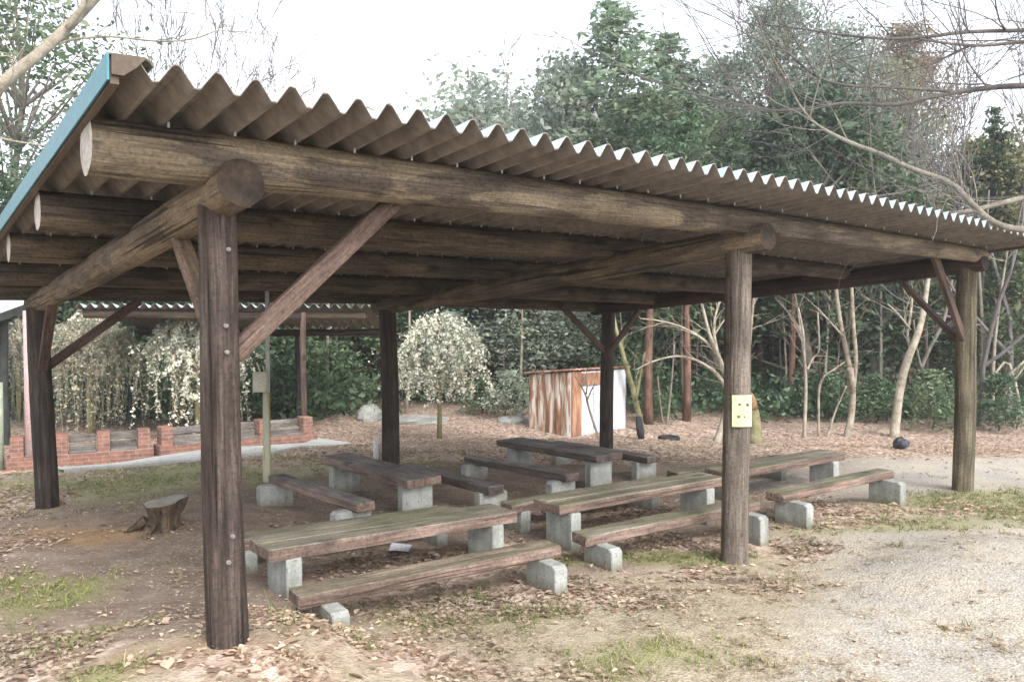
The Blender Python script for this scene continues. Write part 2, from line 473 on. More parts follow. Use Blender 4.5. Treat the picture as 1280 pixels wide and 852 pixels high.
# ------------------------------------------------------------------ mesh helpers
class MB:
    """Collects shapes that end up in ONE mesh object."""

    def __init__(s):
        s.v = []
        s.f = []
        s.m = []
        s.sm = []
        s.n = 0

    def add(s, verts, faces, mat=0, smooth=True):
        verts = np.asarray(verts, float).reshape(-1, 3)
        s.v.append(verts)
        for f in faces:
            s.f.append([i+s.n for i in f])
            s.m.append(mat)
            s.sm.append(smooth)
        s.n += len(verts)

    def box(s, c, size, rot=None, mat=0, top=None, bev=.006, jit=0):
        """Box with chamfered edges; 'top' is another material slot for its upper face."""
        hx, hy, hz = [q/2 for q in size]
        b_ = min(bev, hx*.4, hy*.4, hz*.4)
        V = []
        for sx in (-1, 1):
            for sy in (-1, 1):
                for sz in (-1, 1):
                    V += [(sx*hx, sy*(hy-b_), sz*(hz-b_)), (sx*(hx-b_), sy*hy, sz*(hz-b_)), (sx*(hx-b_), sy*(hy-b_), sz*hz)]
        V = np.array(V)
        if jit:
            V = V+RNG.normal(0, jit, V.shape)

        def I(sx, sy, sz, k):
            return (((sx > 0)*4+(sy > 0)*2+(sz > 0))*3)+k
        Fs, ms = [], []
        for sg in (-1, 1):
            Fs += [[I(sg, -1, -1, 0), I(sg, 1, -1, 0), I(sg, 1, 1, 0), I(sg, -1, 1, 0)],
                   [I(-1, sg, -1, 1), I(1, sg, -1, 1), I(1, sg, 1, 1), I(-1, sg, 1, 1)],
                   [I(-1, -1, sg, 2), I(1, -1, sg, 2), I(1, 1, sg, 2), I(-1, 1, sg, 2)]]
            ms += [mat, mat, top if (top is not None and sg > 0) else mat]
            if sg < 0:
                Fs = [f[::-1] for f in Fs]
        # fix orientation of the y pair
        tmat = mat if top is None else top
        for a in (-1, 1):
            for b in (-1, 1):
                Fs.append([I(-1, a, b, 1), I(1, a, b, 1), I(1, a, b, 2), I(-1, a, b, 2)])
                ms.append(tmat if b > 0 else mat)
                Fs.append([I(a, -1, b, 0), I(a, 1, b, 0), I(a, 1, b, 2), I(a, -1, b, 2)])
                ms.append(tmat if b > 0 else mat)
                Fs.append([I(a, b, -1, 0), I(a, b, 1, 0), I(a, b, 1, 1), I(a, b, -1, 1)])
                ms.append(mat)
                for d in (-1, 1):
                    Fs.append([I(a, b, d, 0), I(a, b, d, 1), I(a, b, d, 2)])
                    ms.append(mat)
        # outward normals
        out = []
        for f in Fs:
            p = V[f]
            n = np.cross(p[1]-p[0], p[2]-p[0])
            out.append(f if np.dot(n, p.mean(0)) > 0 else f[::-1])
        if rot is not None:
            V = V@np.array(rot).T
        V = V+np.asarray(c)
        for f, mm in zip(out, ms):
            s.f.append([i+s.n for i in f])
            s.m.append(mm)
            s.sm.append(False)
        s.v.append(V)
        s.n += len(V)

    def tube(s, pts, rad, sides=8, mat=0, caps=True, cap_mat=None, noise_=0):
        pts = [np.asarray(p, float) for p in pts]
        n = len(pts)
        rad = rad if hasattr(rad, '__len__') else [rad]*n
        V = []
        ref = None
        for i, p in enumerate(pts):
            tg = pts[min(i+1, n-1)]-pts[max(i-1, 0)]
            tg = tg/(np.linalg.norm(tg)+1e-9)
            if ref is None:
                ref = np.array([0, 0, 1.0]) if abs(tg[2]) < .9 else np.array([1.0, 0, 0])
                ref = ref-tg*np.dot(ref, tg)
                ref /= np.linalg.norm(ref)
            else:
                ref = ref-tg*np.dot(ref, tg)
                ref /= np.linalg.norm(ref)+1e-9
            bi = np.cross(tg, ref)
            for k in range(sides):
                a = 2*PI*k/sides
                r = rad[i]*(1+(RNG.normal(0, noise_) if noise_ else 0))
                V.append(p+(ref*math.cos(a)+bi*math.sin(a))*r)
        Fs = []
        for i in range(n-1):
            for k in range(sides):
                k2 = (k+1) % sides
                Fs.append([i*sides+k, i*sides+k2, (i+1)*sides+k2, (i+1)*sides+k])
        base = s.n
        s.add(V, Fs, mat, True)
        if caps:
            for f in ([k for k in range(sides)][::-1], [(n-1)*sides+k for k in range(sides)]):
                s.f.append([base+q for q in f])
                s.m.append(mat if cap_mat is None else cap_mat)
                s.sm.append(False)

    def mesh(s, name):
        me = bpy.data.meshes.new(name)
        v = np.concatenate(s.v) if s.v else np.zeros((0, 3))
        tot = np.array([len(f) for f in s.f], np.int32)
        idx = np.array([i for f in s.f for i in f], np.int32)
        me.vertices.add(len(v))
        me.vertices.foreach_set('co', v.ravel())
        me.loops.add(len(idx))
        me.loops.foreach_set('vertex_index', idx)
        me.polygons.add(len(tot))
        st = np.concatenate([[0], np.cumsum(tot)[:-1]]).astype(np.int32) if len(tot) else tot
        me.polygons.foreach_set('loop_start', st)
        me.polygons.foreach_set('loop_total', tot)
        me.polygons.foreach_set('material_index', np.array(s.m, np.int32))
        me.polygons.foreach_set('use_smooth', np.array(s.sm, bool))
        me.update(calc_edges=True)
        me.validate()
        return me


def cards_mesh(name, V):
    """A mesh of separate four-cornered leaves; V has shape (n, 4, 3)."""
    n = len(V)
    me = bpy.data.meshes.new(name)
    me.vertices.add(n*4)
    me.vertices.foreach_set('co', V.reshape(-1).astype(np.float32))
    me.loops.add(n*4)
    me.loops.foreach_set('vertex_index', np.arange(n*4, dtype=np.int32))
    me.polygons.add(n)
    me.polygons.foreach_set('loop_start', np.arange(0, n*4, 4, dtype=np.int32))
    me.polygons.foreach_set('loop_total', np.full(n, 4, np.int32))
    me.update(calc_edges=True)
    return me


def cards(C, size, aspect=.5, up_bias=0.0, droop=0.0, var=.35, rng=RNG):
    """Leaf-shaped quads around the centres C."""
    n = len(C)
    a = rng.normal(size=(n, 3))
    a[:, 2] = a[:, 2]*(1-up_bias)-droop
    a /= np.linalg.norm(a, axis=1, keepdims=True)+1e-9
    b = rng.normal(size=(n, 3))
    b[:, 2] *= (1-up_bias)
    b -= a*(a*b).sum(1, keepdims=True)
    b /= np.linalg.norm(b, axis=1, keepdims=True)+1e-9
    s = size*np.exp(rng.normal(0, var, (n, 1)))
    w = s*aspect
    V = np.stack([C-a*s*.5, C+b*w*.5-a*s*.05, C+a*s*.5, C-b*w*.5-a*s*.05], 1)
    return V


def link(name, me, mats=None, parent=None, loc=None):
    if mats is not None:
        for m in (mats if isinstance(mats, (list, tuple)) else [mats]):
            me.materials.append(MAT[m] if isinstance(m, str) else m)
    o = bpy.data.objects.new(name, me)
    COL.objects.link(o)
    if parent is not None:
        o.parent = parent
    if loc is not None:
        o.location = tuple(loc)
    return o


def tag(o, label=None, cat=None, group=None, kind=None):
    if label:
        o['label'] = label
    if cat:
        o['category'] = cat
    if group:
        o['group'] = group
    if kind:
        o['kind'] = kind
    return o


def thing(name, label, cat, loc=(0, 0, 0), rz=0, group=None):
    o = bpy.data.objects.new(name, None)
    o.empty_display_size = .2
    COL.objects.link(o)
    o.location = tuple(float(q) for q in loc)
    o.rotation_euler = (0, 0, rz)
    return tag(o, label, cat, group)


def copy_tree(o, parent=None):
    c = o.copy()
    COL.objects.link(c)
    if parent is not None:
        c.parent = parent
    for ch in list(o.children):
        copy_tree(ch, c)
    return c


def log_part(name, p0, p1, r0, r1, mats, parent, base, sides=22, rings=14, wob=.012, taper=None, bend=None):
    """A round timber from p0 to p1 with its own local axis along the grain."""
    p0 = np.asarray(p0, float)
    p1 = np.asarray(p1, float)
    d = p1-p0
    ln = np.linalg.norm(d)
    mb = MB()
    ph = RNG.uniform(0, 6.28, 4)
    V, Fs = [], []
    for i in range(rings+1):
        t_ = i/rings
        r = r0+(r1-r0)*t_
        if taper:
            r += taper*math.sin(PI*t_)
        ox = wob*math.sin(2.3*t_*PI+ph[0])
        oy = wob*math.sin(1.7*t_*PI+ph[1])
        for k in range(sides):
            a = 2*PI*k/sides
            rr = r*(1+.025*math.sin(3*a+ph[2]+2*t_)+.018*math.sin(5*a+ph[3]-3*t_)+RNG.normal(0, .006))
            V.append((rr*math.cos(a)+ox, rr*math.sin(a)+oy, ln*t_))
    for i in range(rings):
        for k in range(sides):
            k2 = (k+1) % sides
            Fs.append([i*sides+k, i*sides+k2, (i+1)*sides+k2, (i+1)*sides+k])
    mb.add(V, Fs, 0, True)
    for ring, z, flip in ((0, -.004, True), (rings, ln+.004, False)):
        q = [V[ring*sides+k] for k in range(sides)]
        c = np.mean(q, 0)
        c[2] = z
        i0 = mb.n
        mb.add(q+[c], [([k, (k+1) % sides, sides] if not flip else [(k+1) % sides, k, sides]) for k in range(sides)], 1, False)
    quat = Vector(d).to_track_quat('Z', 'Y')
    if bend is not None:
        # let the timber follow the sagging roof: world-down shift by bend(t)
        dn = np.array(quat.inverted() @ Vector((0, 0, -1)))
        for a in mb.v:
            a += dn[None, :]*bend(np.clip(a[:, 2]/ln, 0, 1))[:, None]
    o = link(name, mb.mesh(name), mats, parent)
    o.rotation_mode = 'QUATERNION'
    o.rotation_quaternion = Vector(d).to_track_quat('Z', 'Y')
    o.location = tuple(p0-np.asarray(base))
    return o


def bar_part(name, p0, p1, w, h, mat, parent, base):
    """A sawn bar from p0 to p1, local axis along its length."""
    p0 = np.asarray(p0, float)
    p1 = np.asarray(p1, float)
    ln = np.linalg.norm(p1-p0)
    mb = MB()
    mb.box((0, 0, ln/2), (w, h, ln), bev=.006)
    o = link(name, mb.mesh(name), mat, parent)
    o.rotation_mode = 'QUATERNION'
    o.rotation_quaternion = Vector(p1-p0).to_track_quat('Z', 'Y')
    o.location = tuple(p0-np.asarray(base))
    return o


# ------------------------------------------------------------------ ground
def axis(lo, hi, flo, fhi, fine):
    a = [flo]
    s = fine
    while a[-1] < fhi:
        a.append(a[-1]+fine)
    up = [a[-1]]
    while up[-1] < hi:
        s *= 1.18
        up.append(up[-1]+s)
    s = fine
    dn = [flo]
    while dn[-1] > lo:
        s *= 1.18
        dn.append(dn[-1]-s)
    return np.array(dn[:0:-1]+a+up[1:])


ROOF = (-.75, 8.7, -.2, 6.3)


def smooth(a, b, x):
    q = np.clip((x-a)/(b-a), 0, 1)
    return q*q*(3-2*q)


def blobs(x, y, lst):
    out = np.zeros_like(x)
    for px, py, rx, ry, s in lst:
        p = gpx(px, py)
        # rx across the view, ry along it
        dx = (x-p[0])*R0[0]+(y-p[1])*R0[1]
        dy = (x-p[0])*math.sin(YAW)+(y-p[1])*math.cos(YAW)
        out = np.maximum(out, s*np.exp(-((dx/rx)**2+(dy/ry)**2)))
    return out


def zones(x, y):
    dep = (x-CX)*math.sin(YAW)+(y-CY)*math.cos(YAW)
    lat = (x-CX)*R0[0]+(y-CY)*R0[1]
    px = 640+F*lat/np.maximum(dep, .3)
    inroof = smooth(ROOF[0]-.8, ROOF[0]+.5, x)*smooth(ROOF[1]+.5, ROOF[1]-.9, x)*smooth(-.1, .7, y)*smooth(6.5, 5.2, y)
    dirt = np.maximum(inroof, blobs(x, y, [(150, 690, 1.3, 2.0, 1), (200, 740, .8, .9, .9), (330, 640, 1.5, 2, .9), (60, 650, 1.2, 1.6, .8), (300, 800, .5, .4, .6)]))
    clay = blobs(x, y, [(110, 670, .8, .5, .85), (250, 815, .9, .3, .6), (60, 655, .6, .6, .5)])
    grass = blobs(x, y, [(70, 745, .35, .5, .95), (15, 730, .3, .3, .8), (110, 795, .3, .25, .7), (150, 600, 1.7, 1.5, .82), (230, 590, 2.2, 1.6, .72), (60, 612, 1, 1.2, .6),
                         (420, 572, 2.2, 1.6, .8), (850, 698, .75, .25, 1.0), (960, 690, .5, .25, .75), (690, 700, .6, .3, .7), (600, 745, .5, .4, .62), (1110, 658, 1.2, .35, .8), (1240, 625, 1.4, .6, 1.0), (1330, 640, 1.4, .7, .95),
                         (1180, 652, .8, .4, .7), (640, 770, .5, .25, .75), (530, 775, .6, .3, .6), (130, 845, .25, .2, .85), (420, 790, .5, .2, .55), (820, 815, .5, .28, .75), (760, 835, .3, .2, .7), (690, 570, 1.2, 1.5, .62), (860, 560, 1, 1, .55), (600, 700, .6, .25, .55), (1190, 548, .9, .8, .6)])
    gravel = np.maximum(smooth(.1, 1.1, (lat*.80-(dep-3.6)*.36-.35))*smooth(9.2, 6.8, dep+.0*lat), 0)
    gravel = np.maximum(gravel, blobs(x, y, [(1130, 600, 2.2, 1.2, 1.0), (1230, 590, 2.5, 1.4, 1.0), (1350, 590, 2.5, 1.6, 1.0), (470, 560, 1.5, .6, .6)]))
    leaf = smooth(10.8, 12.6, dep)*.93
    leaf = leaf*(1-.85*blobs(x, y, [(150, 600, 1.9, 1.7, 1), (1150, 598, 3, 1.0, 1), (1300, 590, 3, 1.2, 1)]))
    leaf = np.maximum(leaf, blobs(x, y, [(20, 830, .6, .6, .95), (60, 800, .35, .3, .9), (10, 690, .4, 1.0, .75), (20, 625, .8, 1.2, .7), (120, 590, 1.2, 1.0, .6), (300, 830, .7, .3, .75), (350, 770, .55, .35, .85),
                                         (460, 800, .9, .35, .72), (560, 760, 1.2, .4, .68), (700, 740, 1.1, .5, .78), (560, 835, .9, .25, .7), (860, 720, .8, .35, .66), (1010, 690, .9, .4, .8), (1080, 655, 1.0, .3, .88), (940, 735, .5, .3, .55), (1180, 640, .8, .35, .66), (1270, 655, .9, .4, .5),
                                         (480, 725, .9, .3, .9), (620, 690, .6, .3, .85), (560, 700, .9, .5, .85), (850, 680, 1, .3, .95), (800, 640, 1.2, .5, .75), (1030, 640, 1, .3, .9), (600, 640, 1.2, .8, .72), (960, 625, 1, .5, .7), (330, 575, 1.6, 1.2, .75), (700, 690, .9, .35, .8)]))
    leaf = leaf*(1-.9*smooth(.45, .9, gravel)*(dep < 11))
    leaf = leaf*(1-.75*blobs(x, y, [(150, 700, 1.0, 1.5, 1), (850, 698, .75, .25, .8)]))
    dark_floor = smooth(19.6, 23, dep+1.2*np.sin(px*.021))*smooth(640, 760, px)+smooth(21.5, 24.5, dep+.8*np.sin(px*.03))*smooth(760, 640, px)*smooth(330, 420, px)+smooth(18.6, 20, dep)*smooth(420, 330, px)
    return dict(dirt=dirt, clay=clay, grass=grass, gravel=gravel, leaf=leaf, dark_floor=dark_floor), dep, px


GX = axis(-260, 330, -4.5, 15.5, .11)
GY = axis(-60, 420, -4.2, 15.5, .11)
XX, YY = np.meshgrid(GX, GY)
ZZ = gz(XX.ravel(), YY.ravel()).reshape(XX.shape)
nx, ny = len(GX), len(GY)
gm = bpy.data.meshes.new('ground')
V = np.stack([XX, YY, ZZ], -1).reshape(-1, 3)
ii = np.arange(nx*ny).reshape(ny, nx)
Q = np.stack([ii[:-1, :-1], ii[:-1, 1:], ii[1:, 1:], ii[1:, :-1]], -1).reshape(-1, 4)
gm.vertices.add(len(V))
gm.vertices.foreach_set('co', V.ravel())
gm.loops.add(Q.size)
gm.loops.foreach_set('vertex_index', Q.ravel().astype(np.int32))
gm.polygons.add(len(Q))
gm.polygons.foreach_set('loop_start', np.arange(0, Q.size, 4, dtype=np.int32))
gm.polygons.foreach_set('loop_total', np.full(len(Q), 4, np.int32))
gm.polygons.foreach_set('use_smooth', np.ones(len(Q), bool))
gm.update(calc_edges=True)
Z_, _, _ = zones(V[:, 0], V[:, 1])
for k, a in Z_.items():
    at_ = gm.attributes.new(k, 'FLOAT', 'POINT')
    at_.data.foreach_set('value', a.astype(np.float32))
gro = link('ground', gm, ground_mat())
tag(gro, 'park ground of bare earth, leaf litter, grass and pale gravel', kind='structure')

# ------------------------------------------------------------------ the big picnic shelter
HF, HB = 2.41729, 1.97294
SL = (HF-HB)/W
SH = thing('picnic_shelter', 'large open log shelter with brown corrugated roof over the tables', 'shelter', (L, W/2, g1(L, W/2)))
SB = np.array(SH.location)


def raft_z(y):
    return HF-SL*y


posts = {}
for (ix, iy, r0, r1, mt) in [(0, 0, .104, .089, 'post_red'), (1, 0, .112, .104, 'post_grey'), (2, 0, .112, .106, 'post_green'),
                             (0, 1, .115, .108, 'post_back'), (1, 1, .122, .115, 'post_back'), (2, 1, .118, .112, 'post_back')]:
    x, y = ix*L, iy*W
    zb = g1(x, y)
    top = raft_z(y)+.05
    dx = {(0, 0): -.02, (1, 0): .02, (2, 0): .02, (0, 1): -.03, (1, 1): -.02, (2, 1): .02}[(ix, iy)]
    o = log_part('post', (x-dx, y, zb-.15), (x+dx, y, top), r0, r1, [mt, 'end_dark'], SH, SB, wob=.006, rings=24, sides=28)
    posts[(ix, iy)] = o
tag(posts[(0, 0)], 'dark reddish brown front post with deep cracks and bolts')
tag(posts[(1, 0)], 'grey front post carrying the yellow sheet')
tag(posts[(2, 0)], 'front post at the right, greenish on one side')
# bolts on the near post
for px, py in [(284, 312), (281, 407), (294, 672), (288, 704), (283, 440)]:
    q = at(px, py, 4.0)
    mb = MB()
    q0 = np.array([q[0]-.0, -.10, q[2]])
    mb.tube([q0+[0, .02, 0], q0+[0, -.012, 0]], .011, 8)
    mb.tube([q0+[0, -.012, 0], q0+[0, -.022, 0]], .006, 6)
    me = mb.mesh('bolt')
    o = link('bolt', me, 'dull_steel', posts[(0, 0)])
    pm = posts[(0, 0)]
    qm = pm.rotation_quaternion.to_matrix().to_4x4()
    pw = Matrix.Translation(Vector(SB)+Vector(pm.location)) @ qm
    o.matrix_local = pw.inverted()

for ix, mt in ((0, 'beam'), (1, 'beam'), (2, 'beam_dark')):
    x = ix*L
    y0, y1 = (-.31, -.28, -.19)[ix], W+.33
    log_part('cross_beam', (x, y0, raft_z(y0)+.105), (x, y1, raft_z(y1)+.105), (.114, .108, .102)[ix], .112, [mt, 'end_dark'], SH, SB, taper=.006, wob=.01, rings=20)
PUR = [-.12, 1.42, 3.0, 4.65, 6.02]


def sag(x):
    return .105*np.clip((np.asarray(x, float)-3.9)/4.7, 0, 1.2)**1.3


def roof_z(y):
    return 2.778-SL*(y+.12)


for k, y in enumerate(PUR):
    z = roof_z(y)
    ra, rb = ((.130, .080), (.118, .09), (.112, .10), (.112, .10), (.11, .10))[k]
    x0_ = -.62+.02*k
    log_part('purlin', (x0_, y, z-ra+.012), (8.52, y+.02, z-rb+.008), ra, rb, ['purlin' if k == 0 else 'purlin_in', 'end_pale'], SH, SB, taper=.004, wob=.010, rings=40, sides=26,
             bend=lambda t_, a=x0_: sag(a+t_*(8.52-a)))


def brace(ix, iy, dx, dy, zlow, run, mt, w=.095, h=.055):
    x, y = ix*L, iy*W
    sx, sy = dx*.1, dy*.1
    p0 = np.array([x+sx*.6, y+sy*.6, zlow])
    zt = raft_z(y+dy*run)+.03 if dy else roof_z(-.12 if iy == 0 else 6.02)-.2
    yo = (-.03 if iy == 0 else .1) if dx else 0
    p1 = np.array([x+dx*run, y+dy*run+yo, zt])
    bar_part('brace', p0, p1, w if not dx else h, h if not dx else w, mt, SH, SB)


brace(0, 0, 1, 0, 1.72, .98, 'brace', .1, .07)
brace(0, 0, 0, 1, 1.80, .72, 'brace_pale')
brace(0, 1, 1, 0, 1.40, 1.0, 'brace')
brace(0, 1, 0, -1, 1.36, .75, 'brace')
brace(2, 0, -1, 0, 1.66, .86, 'brace')
brace(2, 0, 0, 1, 1.62, .78, 'brace')
brace(2, 1, -1, 0, 1.34, .95, 'brace')
brace(2, 1, 0, -1, 1.34, .75, 'brace')

# folded sheet roof: brown below, pale teal above
PITCH, AMP = .159, .078
RX0, RX1, RY0, RY1 = -.615, 8.62, -.745, 6.5
prof = []
k0 = int(math.floor((RX0+.405)/PITCH))
xk = -.405+k0*PITCH
while xk < RX1+PITCH:
    for off, h in ((-.5, 0), (-.42, .02), (-.10, .93), (-.04, 1.0), (.04, 1.0), (.10, .93), (.42, .02)):
        prof.append((xk+off*PITCH, h*AMP))
    xk += PITCH
prof = [(q[0], q[1]+RNG.normal(0, .0016)) for q in prof if RX0 <= q[0] <= RX1]
mb = MB()
ys = np.linspace(RY0, RY1, 12)
V, Fs = [], []
n = len(prof)
for lay, th in ((0, 0), (1, .006)):
    for y in ys:
        for x, h in prof:
            V.append((x, y, roof_z(y)-float(sag(x))+h+th))
off = n*len(ys)
Fb, Ft = [], []
for j in range(len(ys)-1):
    for i in range(n-1):
        a, b, c, d = j*n+i, j*n+i+1, (j+1)*n+i+1, (j+1)*n+i
        Fb.append([d, c, b, a])
        Ft.append([off+a, off+b, off+c, off+d])
Fe = []
for i in range(n-1):
    Fe.append([i, i+1, off+i+1, off+i])
    q = (len(ys)-1)*n
    Fe.append([q+i+1, q+i, off+q+i, off+q+i+1])
mb.add(V, Fb, 0, False)
base = 0
for f in Ft:
    mb.f.append(f), mb.m.append(1), mb.sm.append(False)
for f in Fe:
    mb.f.append(f), mb.m.append(0), mb.sm.append(False)
me = mb.mesh('roof')
o = link('roof', me, ['roof_under', 'roof_top'], SH, -SB)
mbs = MB()
for y in PUR:
    for kx in range(0, 58, 2):
        x = -.405+PITCH*(kx+.5)+RNG.normal(0, .01)
        if x < RX1-.1:
            zz = roof_z(y)-float(sag(x))
            yy = y-.14+RNG.normal(0, .008)
            mbs.tube([(x, yy, zz+SL*.14+.004), (x, yy, zz+SL*.14-.022)], .006, 6)
sc_ = link('roof_screws', mbs.mesh('roof_screws'), 'steel', SH, -SB)
sc_['kind'] = 'stuff'


def prism(pts_a, pts_b, mat=0, mb=None):
    mb = mb or MB()
    n = len(pts_a)
    mb.add(list(pts_a)+list(pts_b), [[i, (i+1) % n, n+(i+1) % n, n+i] for i in range(n)]+[list(range(n))[::-1], list(range(n, 2*n))], mat, False)
    return mb


# verge trim along both gable edges: an angle of sheet metal
ZROOF = roof_z
for (xo, sg) in ((RX0, -1), (RX1, 1)):
    roof_z = lambda y, _x=xo: ZROOF(y)-float(sag(_x))
    mb = MB()
    sec = lambda y: [(xo+sg*.045, y, roof_z(y)-.022), (xo+sg*.045, y, roof_z(y)+.082), (xo+sg*.037, y, roof_z(y)+.080), (xo+sg*.037, y, roof_z(y)-.022)]
    prism(sec(RY0-.01), sec(RY1+.01), 0, mb)
    link('verge_trim', mb.mesh('verge_trim'), 'teal', SH, -SB)
    mb = MB()
    sec = lambda y: [(xo+sg*.036, y, roof_z(y)+.074), (xo+sg*.036, y, roof_z(y)+.080), (xo-sg*.09, y, roof_z(y)+.086), (xo-sg*.118, y, roof_z(y)+.072), (xo-sg*.122, y, roof_z(y)+.055), (xo-sg*.115, y, roof_z(y)+.055), (xo-sg*.108, y, roof_z(y)+.068), (xo-sg*.088, y, roof_z(y)+.079)]
    prism(sec(RY0-.01), sec(RY1+.01), 0, mb)
    link('verge_flange', mb.mesh('verge_flange'), 'brown_trim', SH, -SB)
    mb = MB()
    sec = lambda y: [(xo+sg*.032, y, roof_z(y)-.03), (xo+sg*.032, y, roof_z(y)+.07), (xo-sg*.0, y, roof_z(y)+.07), (xo-sg*.0, y, roof_z(y)-.03)]
    prism(sec(RY0+.005), sec(RY1-.005), 0, mb)
    link('verge_board', mb.mesh('verge_board'), 'brown_trim', SH, -SB)
    mb = MB()
    e0 = lambda y: [(xo+sg*.030, y, roof_z(y)-.0), (xo+sg*.030, y, roof_z(y)+.073), (xo-sg*.095, y, roof_z(y)+.081), (xo-sg*.06, y, roof_z(y)+.04), (xo-sg*.012, y, roof_z(y)-.0)]
    prism(e0(RY0-.014), e0(RY0-.004), 0, mb)
    link('verge_cap', mb.mesh('verge_cap'), 'brown_trim', SH, -SB)

for pts, lab in (([(436, 156, 0), (440, 146, .0), (449, 137, .02), (460, 134, .06), (470, 139, .06), (477, 150, .03), (480, 158, .0)], 'pale arching twig caught on the roof edge near the left'),
                 ([(1212, 300, 0), (1216, 290, 0), (1210, 282, .03), (1200, 279, .05)], 'small curled twig hanging from the roof edge at the right')):
    D_ = 4.55 if pts[0][0] < 900 else 8.6
    P = [at(x, y, D_-q) for x, y, q in pts]
    mb = MB()
    mb.tube([p-P[0] for p in P], [.004, .006, .007, .007, .006, .005, .003][:len(P)], 6)
    o = link('twig', mb.mesh('twig'), 'bark_pale', None, P[0])
    tag(o, lab, 'twig')

roof_z = ZROOF
# ------------------------------------------------------------------ tables and benches
SLOPEX = Vector((1, 0, 0))


def frame3(yaw, tilt):
    ux = np.array([math.cos(yaw), math.sin(yaw), tilt])
    ux /= np.linalg.norm(ux)
    uy = np.array([-math.sin(yaw), math.cos(yaw), 0])
    uz = np.cross(ux, uy)
    return np.stack([ux, uy, uz], 1)


def slab_leg(depth, thick, h, cham, name, parent, base, c, yaw, zb, flip=1):
    """Upright concrete slab with a chamfered outer top corner and two shallow grooves."""
    hd = depth/2
    prof = [(-hd, 0), (hd, 0), (hd, h), (-hd+cham, h), (-hd, h-cham*.8)]
    if flip < 0:
        prof = [(-a, b) for a, b in prof][::-1]
    mb = MB()
    b_ = .008
    secs = []
    for xx, ins in ((-thick/2, b_), (-thick/2+b_, 0), (thick/2-b_, 0), (thick/2, b_)):
        cx_ = 0
        secs.append([(xx, a*(1-ins/hd), bb if bb == 0 else bb-ins*.6) for a, bb in prof])
    n = len(prof)
    Vv = [q for s_ in secs for q in s_]
    Fs = []
    for i in range(3):
        for k in range(n):
            k2 = (k+1) % n
            Fs.append([i*n+k, (i+1)*n+k, (i+1)*n+k2, i*n+k2])
    Fs.append(list(range(n)))
    Fs.append([3*n+k for k in range(n)][::-1])
    out = []
    Va = np.array(Vv)
    cc = Va.mean(0)
    for f in Fs:
        p = Va[f]
        nn = np.cross(p[1]-p[0], p[2]-p[0])
        out.append(f if np.dot(nn, p.mean(0)-cc) > 0 else f[::-1])
    mb.add(Vv, out, 0, False)
    o = link(name, mb.mesh(name), 'concrete', parent)
    o.rotation_euler = (0, 0, yaw)
    o.location = tuple(np.array([c[0], c[1], zb])-base)
    return o


def make_seat(kind, label, c, yaw, tilt, ln, wd, top, side, group, out=-1, legs=(.40, .40), planks=2, thick=.085, leg_d=.36, leg_t=.11, leg_off=.03):
    """kind 'picnic_table' or 'bench'; c is the middle of the upper face."""
    if kind == 'bench':
        planks = 1
    c = np.array(c, float)
    Rm = frame3(yaw, tilt)
    gzv = g1(c[0], c[1])
    root = thing(kind, label, 'table' if kind == 'picnic_table' else 'bench', (c[0], c[1], gzv), 0, group)
    b = np.array(root.location)
    mb = MB()
    pw = wd/planks
    for i in range(planks):
        yo = -wd/2+pw*(i+.5)
        dl = RNG.uniform(-.006, .006)
        mb.box((dl, yo, -thick/2+RNG.uniform(-.004, .004)), (ln+RNG.uniform(-.01, .01), pw-.003, thick+RNG.uniform(-.003, .003)), None, 1, 0, bev=.008, jit=.0025)
    pn = 'tabletop' if kind == 'picnic_table' else 'seat'
    o = link(pn, mb.mesh(pn), [top, side], root)
    m4 = Matrix.Identity(4)
    for i in range(3):
        for j in range(3):
            m4[i][j] = Rm[i, j]
        m4[i][3] = c[i]-b[i]
    o.matrix_local = m4
    for sgn, frac in ((-1, legs[0]), (1, legs[1])):
        p = c+Rm[:, 0]*(sgn*ln*frac)+Rm[:, 1]*(out*leg_off)
        zt = (c+Rm[:, 0]*(sgn*ln*frac))[2]-thick+.004
        zb = g1(p[0], p[1])-.08
        slab_leg(leg_d, leg_t, zt-zb, .032 if kind == 'bench' else .012, 'leg', root, b, p, yaw, zb, -out)
    return root


TG, BG = 'plank picnic tables on concrete slab legs under the shelter', 'low plank benches on concrete slab legs beside the tables'
R_ = math.radians
make_seat('picnic_table', 'mossy plank table nearest the dark cracked front post', (1.655, 1.184, .375), R_(-1.0), -.021, 2.04, .401, 'moss_top', 'plank_side', TG, -1, legs=(.42, .40))
make_seat('bench', 'tan plank bench nearest the camera, in front of the foremost table', (1.543, .43, .271), R_(-4.6), .003, 1.93, .21, 'tan_top', 'plank_side', BG, -1, legs=(.40, .43), leg_off=.11)
make_seat('bench', 'bench half hidden behind the foremost mossy table', (1.62, 1.86, .262), R_(-1.5), -.02, 1.98, .21, 'moss_top', 'plank_side', BG, 1, legs=(.42, .42), leg_off=.08)
make_seat('picnic_table', 'mossy plank table reaching behind the front post with the yellow sheet', (4.173, 1.106, .339), R_(-3.0), .004, 2.10, .38, 'moss_top', 'plank_side', TG, -1, legs=(.42, .38))
make_seat('bench', 'mossy bench whose far end passes behind the post with the yellow sheet', (3.99, .51, .218), R_(-6.0), .02, 1.99, .205, 'moss_top', 'plank_side', BG, -1, legs=(.42, .42), leg_off=.11)
make_seat('bench', 'bench mostly hidden behind the middle mossy table', (4.15, 1.72, .215), R_(-3.0), 0.0, 1.98, .205, 'moss_top', 'plank_side', BG, 1, legs=(.42, .42), leg_off=.08)
make_seat('picnic_table', 'mossy plank table just right of the post with the yellow sheet', (7.024, 1.513, .225), R_(-6.0), .02, 2.05, .36, 'moss_top', 'plank_side', TG, -1, legs=(.42, .40))
